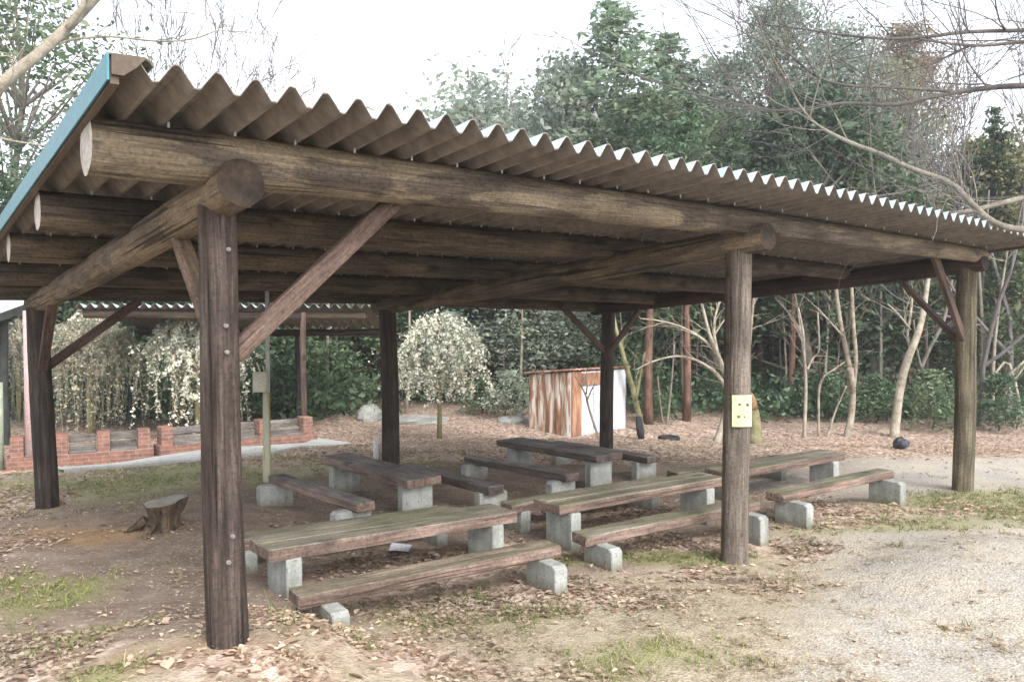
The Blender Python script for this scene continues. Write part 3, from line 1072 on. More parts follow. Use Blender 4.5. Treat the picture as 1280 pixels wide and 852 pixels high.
make_seat('bench', 'bench nearest the greenish right post, in front of a mossy table', (6.351, .40, .245), R_(-1.8), .004, 1.98, .20, 'moss_top', 'plank_side', BG, -1, legs=(.42, .42), leg_off=.11)
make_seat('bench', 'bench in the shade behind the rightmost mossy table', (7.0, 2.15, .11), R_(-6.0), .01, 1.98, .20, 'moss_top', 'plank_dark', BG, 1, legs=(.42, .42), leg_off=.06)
make_seat('picnic_table', 'grey plank table in front of the back middle post', (3.01, 3.967, .265), R_(89.7), -.015, 2.08, .407, 'grey_top', 'plank_side', TG, 1, legs=(.41, .38), leg_off=.0)
make_seat('bench', 'grey plank bench nearest the tree stump and metal pole', (2.013, 3.327, .254), R_(91), -.024, 1.98, .19, 'grey_top', 'plank_side', BG, 1, legs=(.42, .44), leg_off=.07)
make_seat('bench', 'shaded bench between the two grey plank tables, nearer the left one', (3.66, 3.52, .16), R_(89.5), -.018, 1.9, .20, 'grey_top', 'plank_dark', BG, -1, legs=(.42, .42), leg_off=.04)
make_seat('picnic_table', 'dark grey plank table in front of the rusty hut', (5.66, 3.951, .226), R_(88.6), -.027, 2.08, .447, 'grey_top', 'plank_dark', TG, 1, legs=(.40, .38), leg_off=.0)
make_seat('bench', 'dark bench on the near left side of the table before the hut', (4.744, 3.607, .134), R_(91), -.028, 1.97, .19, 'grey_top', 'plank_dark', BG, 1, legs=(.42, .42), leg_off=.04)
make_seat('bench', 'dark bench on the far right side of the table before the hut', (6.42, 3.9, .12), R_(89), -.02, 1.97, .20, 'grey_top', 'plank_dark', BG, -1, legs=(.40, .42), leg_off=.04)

# ------------------------------------------------------------------ small things near the shelter
# yellow-green sheet on the middle post
q = at(928.5, 513.5, 6.53)
yaw_s = math.atan2(FW[0], FW[1])
sg = thing('notice_sheet', 'pale yellow-green notice sheet fixed to the grey front post', 'notice', (q[0], q[1], q[2]), -YAW+R_(6))
mb = MB()
ww, hh = .165, .255
Vv = []
cols = 9
for j in range(2):
    for i in range(cols):
        u_ = -1+2*i/(cols-1)
        Vv.append((u_*ww/2, .018*u_*u_+.0, (-1+2*j)*hh/2))
Fs = [[i, i+1, cols+i+1, cols+i] for i in range(cols-1)]
nb = len(Vv)
Vv += [(a, b+.003, c) for a, b, c in Vv]
Fs += [[nb+q_ for q_ in f[::-1]] for f in Fs]
for i in range(cols-1):
    Fs += [[i+1, i, nb+i, nb+i+1], [cols+i, cols+i+1, nb+cols+i+1, nb+cols+i]]
Fs += [[0, cols, nb+cols, nb], [cols-1, nb+cols-1, nb+2*cols-1, 2*cols-1]]
mb.add(Vv, Fs, 0, False)
link('sheet', mb.mesh('sheet'), 'sign', sg)


def strokes(lst, cx_, cz_, s, w):
    mb = MB()
    for a, b, c, d in lst:
        p0 = np.array([cx_+a*s, -.003+.018*((cx_+a*s)/(ww/2))**2, cz_+b*s])
        p1 = np.array([cx_+c*s, -.003+.018*((cx_+c*s)/(ww/2))**2, cz_+d*s])
        dv = p1-p0
        ln = np.linalg.norm(dv)
        ux = dv/ln
        uz = np.array([-ux[2], 0, ux[0]])
        mb.box((p0+p1)/2, (ln+w*.6, .004, w), np.stack([ux, np.array([0, 1, 0]), uz], 1), bev=.001)
    return mb


GL1 = [(-.5, .25, .5, .25), (0, .5, 0, .1), (-.4, -.1, -.1, .2), (.4, -.1, .1, .2), (0, .05, -.4, -.5), (0, .05, .45, -.5), (-.45, 0, -.3, -.25)]
GL2 = [(-.5, .45, .5, .45), (-.4, .2, .4, .2), (-.5, -.05, .5, -.05), (0, .45, 0, -.5), (-.4, -.3, -.1, -.05), (.4, -.3, .1, -.05), (-.45, -.5, .45, -.5)]
GL3 = [(-.5, .3, .5, .3), (-.4, .5, -.4, -.1), (.4, .5, .4, -.1), (-.5, -.1, .5, -.1), (0, -.1, 0, -.5), (-.35, -.2, -.45, -.45), (.35, -.2, .45, -.45)]
GL4 = [(0, .5, -.1, -.5), (0, .5, .45, .3), (-.3, .1, .3, .0)]
GL5 = [(.3, .4, .1, -.1), (.1, -.1, -.3, -.4)]
for gl, cx_, cz_, s in ((GL1, -.026, .053, .021), (GL2, .042, .05, .021), (GL3, -.033, -.045, .02), (GL4, .014, -.048, .017), (GL5, .054, -.05, .014)):
    link('character', strokes(gl, cx_, cz_, s, .003).mesh('character'), 'ink', sg)

# tree stump
q = gpx(203, 661)
st = thing('tree_stump', 'short flared tree stump on the bare earth left of the benches', 'stump', q)
mb = MB()
V, Fs = [], []
S_ = 26
prof = [(-.06, .20), (0, .165), (.05, .13), (.12, .13), (.2, .165), (.25, .18)]
for z, r in prof:
    for k in range(S_):
        a = 2*PI*k/S_
        rr = r*(1+.10*math.sin(3*a+1)+.06*math.sin(5*a+2+z*5)+RNG.normal(0, .012))
        V.append((rr*math.cos(a)+.10*z, rr*math.sin(a)*.95, z+(.03*math.cos(a) if z > .2 else 0)))
for i in range(len(prof)-1):
    for k in range(S_):
        k2 = (k+1) % S_
        Fs.append([i*S_+k, i*S_+k2, (i+1)*S_+k2, (i+1)*S_+k])
mb.add(V, Fs, 0, True)
link('bark', mb.mesh('bark'), 'stump', st)
mb = MB()
tp = V[-S_:]
c = np.mean(tp, 0)+np.array([0, 0, -.008])
mb.add([tuple(np.array(p)*[.985, .985, 1]+[0, 0, -.002]) for p in tp]+[tuple(c)], [[k, (k+1) % S_, S_] for k in range(S_)], 0, False)
link('cut_top', mb.mesh('cut_top'), 'stump_top', st)
for a in (2.7, 3.9):
    mb = MB()
    pts = [(.13*math.cos(a), .13*math.sin(a), .09), (.22*math.cos(a), .22*math.sin(a), .025), (.31*math.cos(a+.1), .31*math.sin(a+.1), -.02)]
    mb.tube(pts, [.05, .035, .02], 7)
    link('root', mb.mesh('root'), 'stump', st)

# paper sheet on the earth
q = gpx(500, 689)
mb = MB()
V = []
for j in range(4):
    for i in range(5):
        V.append((-.11+.055*i, -.085+.0567*j, .03+.004*math.sin(i*1.3+j)+.004*j))
Fs = [[j*5+i, j*5+i+1, (j+1)*5+i+1, (j+1)*5+i] for j in range(3) for i in range(4)]
mb.add(V, Fs)
o = link('paper_sheet', mb.mesh('paper_sheet'), 'paper', None, q)
o.rotation_euler = (0, 0, .9)
tag(o, 'small white paper scrap lying under the foremost table', 'paper')

# metal pole with a box behind the left benches
q = gpx(334, 602)
dp = float(np.dot(q-CAM, FW))
pl = thing('metal_pole', 'rust-streaked metal pole with small beige box behind the left bench', 'pole', q)
pz = lambda y: at(334, y, dp)[2]-q[2]
mb = MB()
mb.tube([(0, 0, -.1), (0, 0, pz(572))], .052, 14)
mb.tube([(0, 0, pz(572)), (0, 0, pz(570)), (0, 0, pz(490))], [.052, .045, .045], 14)
link('lower_pipe', mb.mesh('lower_pipe'), 'rust_pole', pl)
mb = MB()
mb.tube([(.02, 0, pz(494)), (.02, 0, pz(330))], .026, 12)
link('upper_pipe', mb.mesh('upper_pipe'), 'steel', pl)
mb = MB()
ax = np.array([R0, [math.sin(YAW), math.cos(YAW), 0], [0, 0, 1]]).T
bc = R0*-.05+np.array([0, 0, (pz(489)+pz(464))/2])-ax[:, 1]*.06
mb.box(bc, (.17, .12, pz(464)-pz(489)), ax, bev=.012)
bx = link('switch_box', mb.mesh('switch_box'), 'box', pl)
mb = MB()
mb.tube([bc+[0, 0, .1], bc+[-.02, 0, .17], bc+[-.05, 0, .24]], .010, 6)
mb.tube([bc+[.05, 0, .1], bc+[.03, 0, .2]], .010, 6)
link('cable', mb.mesh('cable'), 'box', bx)

# poles at the left edge
q = gpx(38, 585)
dp = float(np.dot(q-CAM, FW))
o = MB()
o.tube([(0, 0, -.1), (0, 0, at(38, 388, dp)[2]-q[2])], .075, 14)
o = link('pink_pole', o.mesh('pink_pole'), 'pinkpole', None, q)
tag(o, 'faded pink square-capped pole just left of the back left post', 'pole')
o['label'] = 'faded pink pole close to the back left post'
q = gpx(-5, 588)
dp = float(np.dot(q-CAM, FW))
o = MB()
o.tube([(0, 0, -.1), (0, 0, at(3, 478, dp)[2]-q[2]-.0)], .12, 14)
o = link('green_pole', o.mesh('green_pole'), 'greenpole', None, q)
tag(o, 'pale green pole cut by the left edge, nearest the brick pier', 'pole')
# short white marker pipe beside the back middle post
q = gpx(470, 578)
o = MB()
o.tube([(0, 0, -.05), (0, 0, .36)], .035, 10)
o = link('marker_stake', o.mesh('marker_stake'), 'paper', None, q)
tag(o, 'short white stake beside the back middle post', 'stake')

# tyres, bag, rocks behind
TYR = thing('old_tyre', 'old black tyre lying flat in the leaves at the forest edge', 'tyre', gpx(836, 550)-np.array([0, 0, .03]))
TYR.scale = (.68, .68, .75)


def tyre_meshes():
    mb = MB()
    n, m_ = 30, 12
    V, Fs = [], []
    for i in range(n):
        a = 2*PI*i/n
        for k in range(m_):
            b = 2*PI*k/m_
            r = .27+.085*math.cos(b)
            V.append((r*math.cos(a), r*math.sin(a), .09+.085*math.copysign(abs(math.sin(b))**.6, math.sin(b))))
    for i in range(n):
        for k in range(m_):
            Fs.append([i*m_+k, ((i+1) % n)*m_+k, ((i+1) % n)*m_+(k+1) % m_, i*m_+(k+1) % m_])
    mb.add(V, Fs)
    return mb.mesh('tyre_body')


tm = tyre_meshes()
o = link('tread', tm, 'rubber', TYR)
o = thing('old_tyre', 'old black tyre standing upright beside the pale leaning trunk', 'tyre', gpx(796, 549)+np.array([0, 0, .22]))
c_ = link('tread', tm, None, o)
c_.rotation_euler = (R_(82), 0, R_(40))
o.scale = (.75, .75, .75)
q = gpx(1127, 561)
mb = MB()
V, Fs = [], []
for i in range(7):
    th = PI*i/6
    for k in range(12):
        a = 2*PI*k/12
        r = .15*math.sin(th)*(1+.2*math.sin(3*a+i)+RNG.normal(0, .07))
        V.append((r*math.cos(a)*1.1, r*math.sin(a), .13-.15*math.cos(th)*(1+.2*math.sin(a))))
for i in range(6):
    for k in range(12):
        Fs.append([i*12+k, i*12+(k+1) % 12, (i+1)*12+(k+1) % 12, (i+1)*12+k])
mb.add(V, Fs, 0, False)
o = link('plastic_bag', mb.mesh('plastic_bag'), 'bag', None, q)
o.scale = (.8, .8, .7)
tag(o, 'crumpled black plastic bag at the foot of the thick pale trunk', 'bag')


def rock(name, label, c, sx, sy, sz, seed, mat='rock', rz=0):
    r = np.random.default_rng(seed)
    mb = MB()
    n, m_ = 9, 18
    V, Fs = [], []
    ph = r.uniform(0, 6, 6)
    for i in range(n):
        th = PI*i/(n-1)
        for k in range(m_):
            a = 2*PI*k/m_
            s = 1+.13*math.sin(2*a+ph[0])+.1*math.sin(3*a+ph[1]+2*th)+r.normal(0, .035)
            V.append((sx*math.sin(th)*math.cos(a)*s, sy*math.sin(th)*math.sin(a)*s, sz*.2-sz*math.cos(th)*min(s, 1.05)))
    for i in range(n-1):
        for k in range(m_):
            Fs.append([i*m_+k, i*m_+(k+1) % m_, (i+1)*m_+(k+1) % m_, (i+1)*m_+k])
    mb.add(V, Fs, 0, False)
    o = link(name, mb.mesh(name), mat, None, c)
    o.rotation_euler = (0, 0, rz)
    tag(o, label, 'rock')
    return o


rock('boulder', 'low pale grey boulder behind the white blossoming tree', foot(518, 20.5), .85, .5, .17, 3, rz=-YAW)
rock('boulder', 'rounded brown-grey boulder just left of the back middle post', foot(462, 21.0), .4, .4, .33, 5, 'rock', rz=-YAW)
rock('boulder', 'dark bluish stone left of the rusty hut', foot(640, 20.0), .35, .3, .14, 8, 'rock', rz=-YAW)

# ------------------------------------------------------------------ rusty hut
c0 = gpx(713, 546)          # near corner
dpt = float(np.dot(c0-CAM, FW))


def turn(v, a):
    return np.array([v[0]*math.cos(a)-v[1]*math.sin(a), v[0]*math.sin(a)+v[1]*math.cos(a), 0])


fx = turn(R0, R_(38))
fy = turn(fx, R_(90))
PXM = F/dpt
WF, WL = 1.75, 1.45
HUT = thing('storage_hut', 'small corrugated metal hut, its left wall streaked with rust', 'hut', c0, 0)
ht = 81/PXM


def corr_wall(p0, dirv, ln, h0, h1, nrm, pitch, amp, thick=.02):
    mb = MB()
    n = int(ln/pitch*4)
    V, Fs = [], []
    for lay in (0, 1):
        for i in range(n+1):
            t_ = i/n
            o_ = amp*(1 if (i % 4) in (1, 2) else 0)-lay*thick
            p = p0+dirv*(ln*t_)+nrm*o_
            V += [tuple(p+[0, 0, -.1]), tuple(p+[0, 0, h0+(h1-h0)*t_])]
    m_ = (n+1)*2
    for i in range(n):
        a = 2*i
        Fs += [[a, a+2, a+3, a+1], [m_+a, m_+a+1, m_+a+3, m_+a+2], [a+1, a+3, m_+a+3, m_+a+1]]
    Fs += [[0, 1, m_+1, m_], [m_-2, 2*m_-2, 2*m_-1, m_-1]]
    mb.add(V, Fs, 0, False)
    return mb


Zr = np.zeros(3)
link('front_wall', corr_wall(Zr, fx, WF, ht, ht, -fy, .19, .025).mesh('front_wall'), 'white_wall', HUT)
link('side_wall', corr_wall(Zr, fy, WL, ht, ht-.14, -fx, .3, .03).mesh('side_wall'), 'rust_wall', HUT)
link('back_wall', corr_wall(fy*WL, fx, WF, ht-.14, ht-.14, fy, .2, .02).mesh('back_wall'), 'rust_wall', HUT)
link('side_wall', corr_wall(fx*WF, fy, WL, ht, ht-.14, fx, .3, .03).mesh('side_wall'), 'white_wall', HUT)
mb = MB()
n = 26
V, Fs = [], []
for j, yy in enumerate((-.08, WL+.08)):
    for i in range(n+1):
        x = -.09+(WF+.18)*i/n
        z = ht+.03-.14*yy/WL+(.02 if i % 2 else 0)
        V.append(tuple(fx*x+fy*yy+[0, 0, z]))
m_ = n+1
V += [(a, b, c+.03) for a, b, c in V]
for i in range(n):
    Fs += [[m_+i, m_+i+1, i+1, i], [2*m_+i, 2*m_+i+1, 3*m_+i+1, 3*m_+i], [i, i+1, 2*m_+i+1, 2*m_+i], [3*m_+i, 3*m_+i+1, m_+i+1, m_+i]]
Fs += [[0, 2*m_, 3*m_, m_], [n, m_+n, 3*m_+n, 2*m_+n]]
mb.add(V, Fs, 0, False)
link('roof', mb.mesh('roof'), 'rust_roof', HUT)
axh = np.stack([fx, fy, [0, 0, 1]], 1)
mb = MB()
mb.box(fx*.15+-fy*.035+[0, 0, ht/2], (.28, .03, ht), axh, bev=.004)
link('door_post', mb.mesh('door_post'), 'rust_panel', HUT)
mb = MB()
mb.box(fx*.68+-fy*.045+[0, 0, ht-.17], (.78, .03, .28), axh, bev=.004)
link('lintel_panel', mb.mesh('lintel_panel'), 'rust_panel', HUT)
mb = MB()
mb.box(fx*.47+-fy*.04+[0, 0, (ht-.34)/2+.01], (.35, .02, ht-.36), axh, bev=.004)
mb.box(fx*.84+-fy*.043+[0, 0, (ht-.34)/2+.01], (.36, .02, ht-.36), axh, bev=.004)
link('door', mb.mesh('door'), 'white_wall', HUT)

# ------------------------------------------------------------------ second shelter with brick benches
def depth_of(p):
    return float(np.dot(np.asarray(p)-CAM, FW))


A2 = at(92, 382, 16.2)
B2 = at(462, 383.5, 16.6)
ex = B2-A2
ex[2] = 0
EL = np.linalg.norm(ex)
ex /= EL
ey = np.array([-ex[1], ex[0], 0])
S2 = thing('garden_shelter', 'second shelter with teal-edged corrugated roof behind the left posts', 'shelter', (A2[0], A2[1], g1(A2[0], A2[1])))
S2b = np.array(S2.location)
ZE = A2[2]
RD, RS = 3.6, -.13
mb = MB()
pit = .21
prof = []
x = 0
while x < EL:
    for off, h in ((0, 0), (.08, 0), (.42, 1), (.58, 1), (.92, 0)):
        prof.append((x+off*pit, h*.085))
    x += pit
n = len(prof)
V = []
for th in (0, .006):
    for j in range(5):
        yy = -.0+RD*j/4
        for px_, h in prof:
            V.append(tuple(A2-S2b+ex*px_+ey*yy+[0, 0, RS*yy+h+th-.04]))
off = 5*n
Fs, ms = [], []
for j in range(4):
    for i in range(n-1):
        a, b, c, d = j*n+i, j*n+i+1, (j+1)*n+i+1, (j+1)*n+i
        Fs.append([d, c, b, a])
        ms.append(0)
        Fs.append([off+a, off+b, off+c, off+d])
        ms.append(1)
for i in range(n-1):
    Fs.append([i, i+1, off+i+1, off+i])
    ms.append(0)
mb.add(V, Fs, 0, False)
mb.m = ms
link('roof', mb.mesh('roof'), ['roof_under', 'roof_top'], S2)
# lower wing of the roof, sloping down towards the left
P_ = [at(33, 380, 16.0), at(-90, 424, 14.0), at(-110, 408, 16.5), at(24, 370, 18.5)]
mb = MB()
V = []
nn = 40
for th in (0, .012):
    for i in range(nn+1):
        t_ = i/nn
        h = .035*(i % 2)
        V.append(tuple(P_[0]*(1-t_)+P_[3]*t_-S2b+[0, 0, h+th]))
        V.append(tuple(P_[1]*(1-t_)+P_[2]*t_-S2b+[0, 0, h+th]))
m_ = 2*(nn+1)
Fs, ms = [], []
for i in range(nn):
    a = 2*i
    Fs += [[a, a+1, a+3, a+2], [m_+a, m_+a+2, m_+a+3, m_+a+1]]
    ms += [0, 1]
mb.add(V, Fs, 0, False)
mb.m = ms
link('wing_roof', mb.mesh('wing_roof'), ['roof_under', 'roof_top'], S2)
bar_part('fascia', P_[0]+[0, 0, -.07], P_[1]+[0, 0, -.07], .05, .14, 'darkmetal', S2, S2b)
log_part('eave_beam', A2+ey*.35+[0, 0, -.17]+ex*.05, B2+ey*.35+[0, 0, -.17]-ex*.1, .085, .08, ['purlin_in', 'end_dark'], S2, S2b, sides=12, rings=10)
log_part('eave_beam', A2+ey*3.2+[0, 0, -.58]+ex*.05, B2+ey*3.2+[0, 0, -.58]-ex*.1, .085, .08, ['beam_dark', 'end_dark'], S2, S2b, sides=12, rings=10)
for px_, d_, mt, r_ in ((379, 16.6, 'brace', .06), (162, 19.4, 'darkmetal', .06), (4, 16.0, 'darkmetal', .085), (372, 20.0, 'darkmetal', .055)):
    f0 = foot(px_, d_)
    yy = float(np.dot(f0-A2, ey))
    zt = ZE+RS*max(yy, 0)-.12 if px_ > 50 else at(4, 400, d_)[2]
    log_part('post', f0-[0, 0, .1], [f0[0], f0[1], zt], r_, r_*.95, [mt, 'end_dark'], S2, S2b, sides=12, rings=8)
    if px_ == 162:
        for s_ in (-1, 1):
            bar_part('brace', [f0[0], f0[1], zt-.75], np.array([f0[0], f0[1], zt-.2])+ex*s_*.45, .05, .05, mt, S2, S2b)


def brick_bench(label, pa, pb, npier, ph=.50):
    pa, pb = np.array(pa), np.array(pb)
    d = pb-pa
    ln = math.hypot(d[0], d[1])
    ang = math.atan2(d[1], d[0])
    root = thing('brick_bench', label, 'bench', pa, ang, 'brick benches round the second shelter')
    dz = (pb[2]-pa[2])/ln
    mb = MB()
    rt = np.stack([[1, 0, dz], [0, 1, 0], [-dz, 0, 1]], 1)
    mb.box((ln/2, 0, .05+dz*ln/2), (ln+.3, .46, .30), rt, bev=.008)
    link('base', mb.mesh('base'), 'brick', root)
    for i in range(npier):
        t_ = i/(npier-1)
        mb = MB()
        mb.box((ln*t_, .02, ph/2+dz*ln*t_), (.20, .30, ph+.06), None, bev=.006)
        link('pier', mb.mesh('pier'), 'brick', root)
    for i in range(npier-1):
        t0, t1 = i/(npier-1), (i+1)/(npier-1)
        xm = ln*(t0+t1)/2
        w_ = ln*(t1-t0)-.222
        for z_, h_, y_ in ((.275, .12, .10), (.425, .13, .12)):
            mb = MB()
            mb.box((xm, y_, z_+dz*xm), (w_, .05, h_), rt, bev=.006)
            link('board', mb.mesh('board'), 'board', root)
        mb = MB()
        mb.box((xm, -.06, .215+dz*xm), (w_, .26, .03), rt, bev=.006)
        link('seat_board', mb.mesh('seat_board'), 'board', root)
    return root


brick_bench('low brick and board bench in front of the left weeping tree', gpx(22, 585), gpx(180, 572), 4)
brick_bench('low brick and board bench running from the gap to the pale slab corner', gpx(207, 569), gpx(382, 553), 4)

# pale slab path round the benches
poly = [(392, 549), (438, 556), (340, 568), (215, 580), (80, 592), (60, 588), (200, 573), (384, 556)]
pp = [gpx(*q) for q in poly]
mb = MB()
tops, bots = [], []
outer = [1, 2, 3, 4]
inner = [0, 7, 6, 5]
V, Fs = [], []
for k in range(4):
    for j in range(13 if k < 3 else 1):
        t_ = j/13
        a = pp[outer[k]]*(1-t_)+pp[outer[min(k+1, 3)]]*t_
        b = pp[inner[k]]*(1-t_)+pp[inner[min(k+1, 3)]]*t_
        for q in (a, b):
            V.append((q[0], q[1], g1(q[0], q[1])+.05))
        for q in (a, b):
            V.append((q[0], q[1], g1(q[0], q[1])-.05))
nr = len(V)//4
for i in range(nr-1):
    a, b = 4*i, 4*(i+1)
    Fs += [[a, a+1, b+1, b], [a+2, b+2, b+3, a+3], [a, b, b+2, a+2], [a+1, a+3, b+3, b+1]]
Fs += [[0, 2, 3, 1]]
mb.add(V, Fs, 0, False)
o = link('path', mb.mesh('path'), 'slab')
tag(o, 'pale concrete slab path in front of the brick benches', kind='structure')


# ------------------------------------------------------------------ trees
def rot_about(v, ax, a):
    ax = ax/(np.linalg.norm(ax)+1e-9)
    return v*math.cos(a)+np.cross(ax, v)*math.sin(a)+ax*np.dot(ax, v)*(1-math.cos(a))


def perp(v, r):
    q = r.normal(size=3)
    q -= v*np.dot(q, v)
    return q/(np.linalg.norm(q)+1e-9)


def grow(mb, p, d, ln, r, depth, rng, tips, kids=3, spread=.6, up=.15, shrink=.68, wob=.12, sides=6, rmin=.003):
    n = 5
    pts = [p.copy()]
    dd = d.copy()
    for i in range(n):
        dd = dd+rng.normal(0, wob, 3)+np.array([0, 0, up*.2])
        dd /= np.linalg.norm(dd)
        pts.append(pts[-1]+dd*ln/n)
    rad = [max(rmin, r*(1-.45*i/n)) for i in range(n+1)]
    mb.tube(pts, rad, sides if depth > 1 else max(4, sides-2), caps=depth <= 0)
    tips.append(pts[-1])
    if depth <= 0:
        return
    for k in range(kids):
        i = n if k == 0 else rng.integers(2, n+1)
        q = pts[i]
        a = spread*(.4+.8*rng.random()) if k else spread*.3
        nd = rot_about(dd, perp(dd, rng), a)
        nd = nd+np.array([0, 0, up])
        nd /= np.linalg.norm(nd)
        grow(mb, q, nd, ln*shrink*rng.uniform(.8, 1.15), max(rmin, rad[i]*.68), depth-1, rng, tips, kids, spread, up, shrink, wob, sides, rmin)


def ev_tree_meshes(seed, H=6.0, R=1.7, low=.18, leaf=.115, nclump=74, per=230, flat=.75, trunk_r=.11):
    """Broadleaf evergreen: trunk with limbs running to leaf clumps spread through an uneven crown."""
    rng = np.random.default_rng(seed)
    mb = MB()
    pts = [np.array([0, 0, -.2])]
    n = 9
    for i in range(1, n+1):
        pts.append(np.array([.10*math.sin(i*.8+seed), .10*math.cos(i*.6+seed), H*.86*i/n]))
    mb.tube(pts, [trunk_r*(1.15-.95*i/n) for i in range(n+1)], 8)
    C = []
    for k in range(nclump):
        u = rng.random()**.8
        z = H*(low+(1-low)*u)
        prof = math.sin(PI*min(1, (u*.82+.2)))**.7
        a = rng.uniform(0, 2*PI)
        rr = R*prof*rng.uniform(.35, 1.08)*(1+.25*math.sin(2*a+seed)+.15*math.sin(3*a+5*u))
        c = np.array([rr*math.cos(a), rr*math.sin(a), z])
        C.append(c)
        i = int(np.clip((z-.14*H)/(H*.86)*n, 1, n-1))
        s = pts[i]
        mid = (s+c)/2+np.array([0, 0, -.08*rr])
        mb.tube([s, mid, c], [trunk_r*.35, trunk_r*.2, .008], 5, caps=False)
    lv = []
    for c in C:
        m_ = int(per*rng.uniform(.6, 1.35))
        s = R*.22*rng.uniform(.7, 1.3)
        lv.append(c+np.clip(rng.normal(0, 1, (m_, 3)), -1.5, 1.5)*np.array([s, s, s*flat]))
    lv = np.concatenate(lv)
    return mb.mesh('trunk'), cards_mesh('crown', cards(lv, leaf, .5, .25, .15, .28, rng=rng))


def cedar_meshes(seed, H=9.0, R=1.7, low=.25, per=75, leaf=.14, trunk_r=.13):
    """Conifer: straight trunk, whorls of drooping limbs bearing sprays."""
    rng = np.random.default_rng(seed)
    mb = MB()
    n = 8
    mb.tube([np.array([.05*math.sin(i), .05*math.cos(i*1.3), -.2+(H+.1)*i/n]) for i in range(n+1)], [trunk_r*(1.1-1.02*i/n) for i in range(n+1)], 9)
    lv = []
    z = H*low
    while z < H*.99:
        u = (z/H-low)/(1-low)
        rmax = R*(1-u)**.75*(.5+.5*min(1, u*5))+.12
        for b in range(rng.integers(3, 6)):
            a = rng.uniform(0, 2*PI)
            ln = rmax*rng.uniform(.55, 1.12)
            e = np.array([math.cos(a)*ln, math.sin(a)*ln, -.22*ln+.1])
            s = np.array([0, 0, z])
            mb.tube([s, s+e*.5+[0, 0, .08*ln], s+e], [.022, .014, .006], 4, caps=False)
            m_ = int(per*(.35+ln/R))
            t_ = rng.random(m_)**.7
            q = s+e[None, :]*t_[:, None]
            q[:, 2] += .08*ln*np.sin(PI*t_)
            q += rng.normal(0, 1, (m_, 3))*np.array([.17, .17, .10])*(.5+ln/R*.6)
            lv.append(q)
        z += H*.024*rng.uniform(.7, 1.4)
    lv = np.concatenate(lv)
    return mb.mesh('trunk'), cards_mesh('crown', cards(lv, leaf, .38, .2, .45, rng=rng))


def bare_mesh(seed, H=8, r=.09, depth=4, kids=3, spread=.5, up=.22):
    rng = np.random.default_rng(seed)
    mb = MB()
    tips = []
    grow(mb, np.array([0, 0, -.2]), np.array([0, 0, 1.0]), H*.42, r, depth, rng, tips, kids, spread, up, .66, .09, 7, .0105)
    return mb.mesh('branches')


PROTO = {}


def proto(key, meshes, mats):
    PROTO[key] = [(nm, me, mt) for (nm, me), mt in zip(meshes, mats)]


def tree(key, name, label, cat, pos, h_scale, w_scale, rz, leaf=None, bark=None, group=None):
    root = thing(name, label, cat, pos, rz, group)
    root.scale = (w_scale, w_scale, h_scale)
    for nm, me, mt in PROTO[key]:
        use = mt
        if leaf and nm == 'crown':
            use = leaf
        if bark and nm in ('trunk', 'branches'):
            use = bark
        if len(me.materials) == 0:
            me.materials.append(MAT[use])
        o = bpy.data.objects.new(nm, me)
        COL.objects.link(o)
        o.parent = root
        if me.materials[0] != MAT[use]:
            o.material_slots[0].link = 'OBJECT'
            o.material_slots[0].material = MAT[use]
    return root


for i in range(4):
    a, b = ev_tree_meshes(20+i, R=[1.7, 1.5, 2.0, 1.6][i], low=[.12, .25, .18, .3][i])
    proto('ev%d' % i, [('trunk', a), ('crown', b)], ['bark_dark', 'leaf_dark'])
for i in range(2):
    a, b = cedar_meshes(40+i, R=[1.8, 1.5][i], low=[.3, .42][i])
    proto('ced%d' % i, [('trunk', a), ('crown', b)], ['bark_red', 'leaf_cedar'])
a, b = ev_tree_meshes(31, H=11, R=2.5, low=.28, leaf=.12, nclump=120, per=190, flat=.6, trunk_r=.16)
proto('tall0', [('trunk', a), ('crown', b)], ['bark_grey', 'leaf_grey'])
a, b = ev_tree_meshes(32, H=11, R=2.1, low=.35, leaf=.12, nclump=95, per=180, flat=.6, trunk_r=.15)
proto('tall1', [('trunk', a), ('crown', b)], ['bark_grey', 'leaf_grey'])
a, b = ev_tree_meshes(33, H=9, R=2.3, low=.25, leaf=.12, nclump=75, per=105, flat=.5, trunk_r=.10)
proto('open0', [('trunk', a), ('crown', b)], ['bark_grey', 'leaf_mid'])
a, b = ev_tree_meshes(35, H=1.3, R=.75, low=.08, leaf=.10, nclump=34, per=55, flat=.7, trunk_r=.02)
proto('shrub', [('trunk', a), ('crown', b)], ['bark_dark', 'leaf_mid'])
for i in range(3):
    proto('bare%d' % i, [('branches', bare_mesh(60+i, 9, .085, 5, 3, [.75, .9, .65][i], .1))], ['bark_far'])


def HT(px, d, topy):
    f0 = foot(px, d)
    return f0, at(px, topy, d)[2]-f0[2]


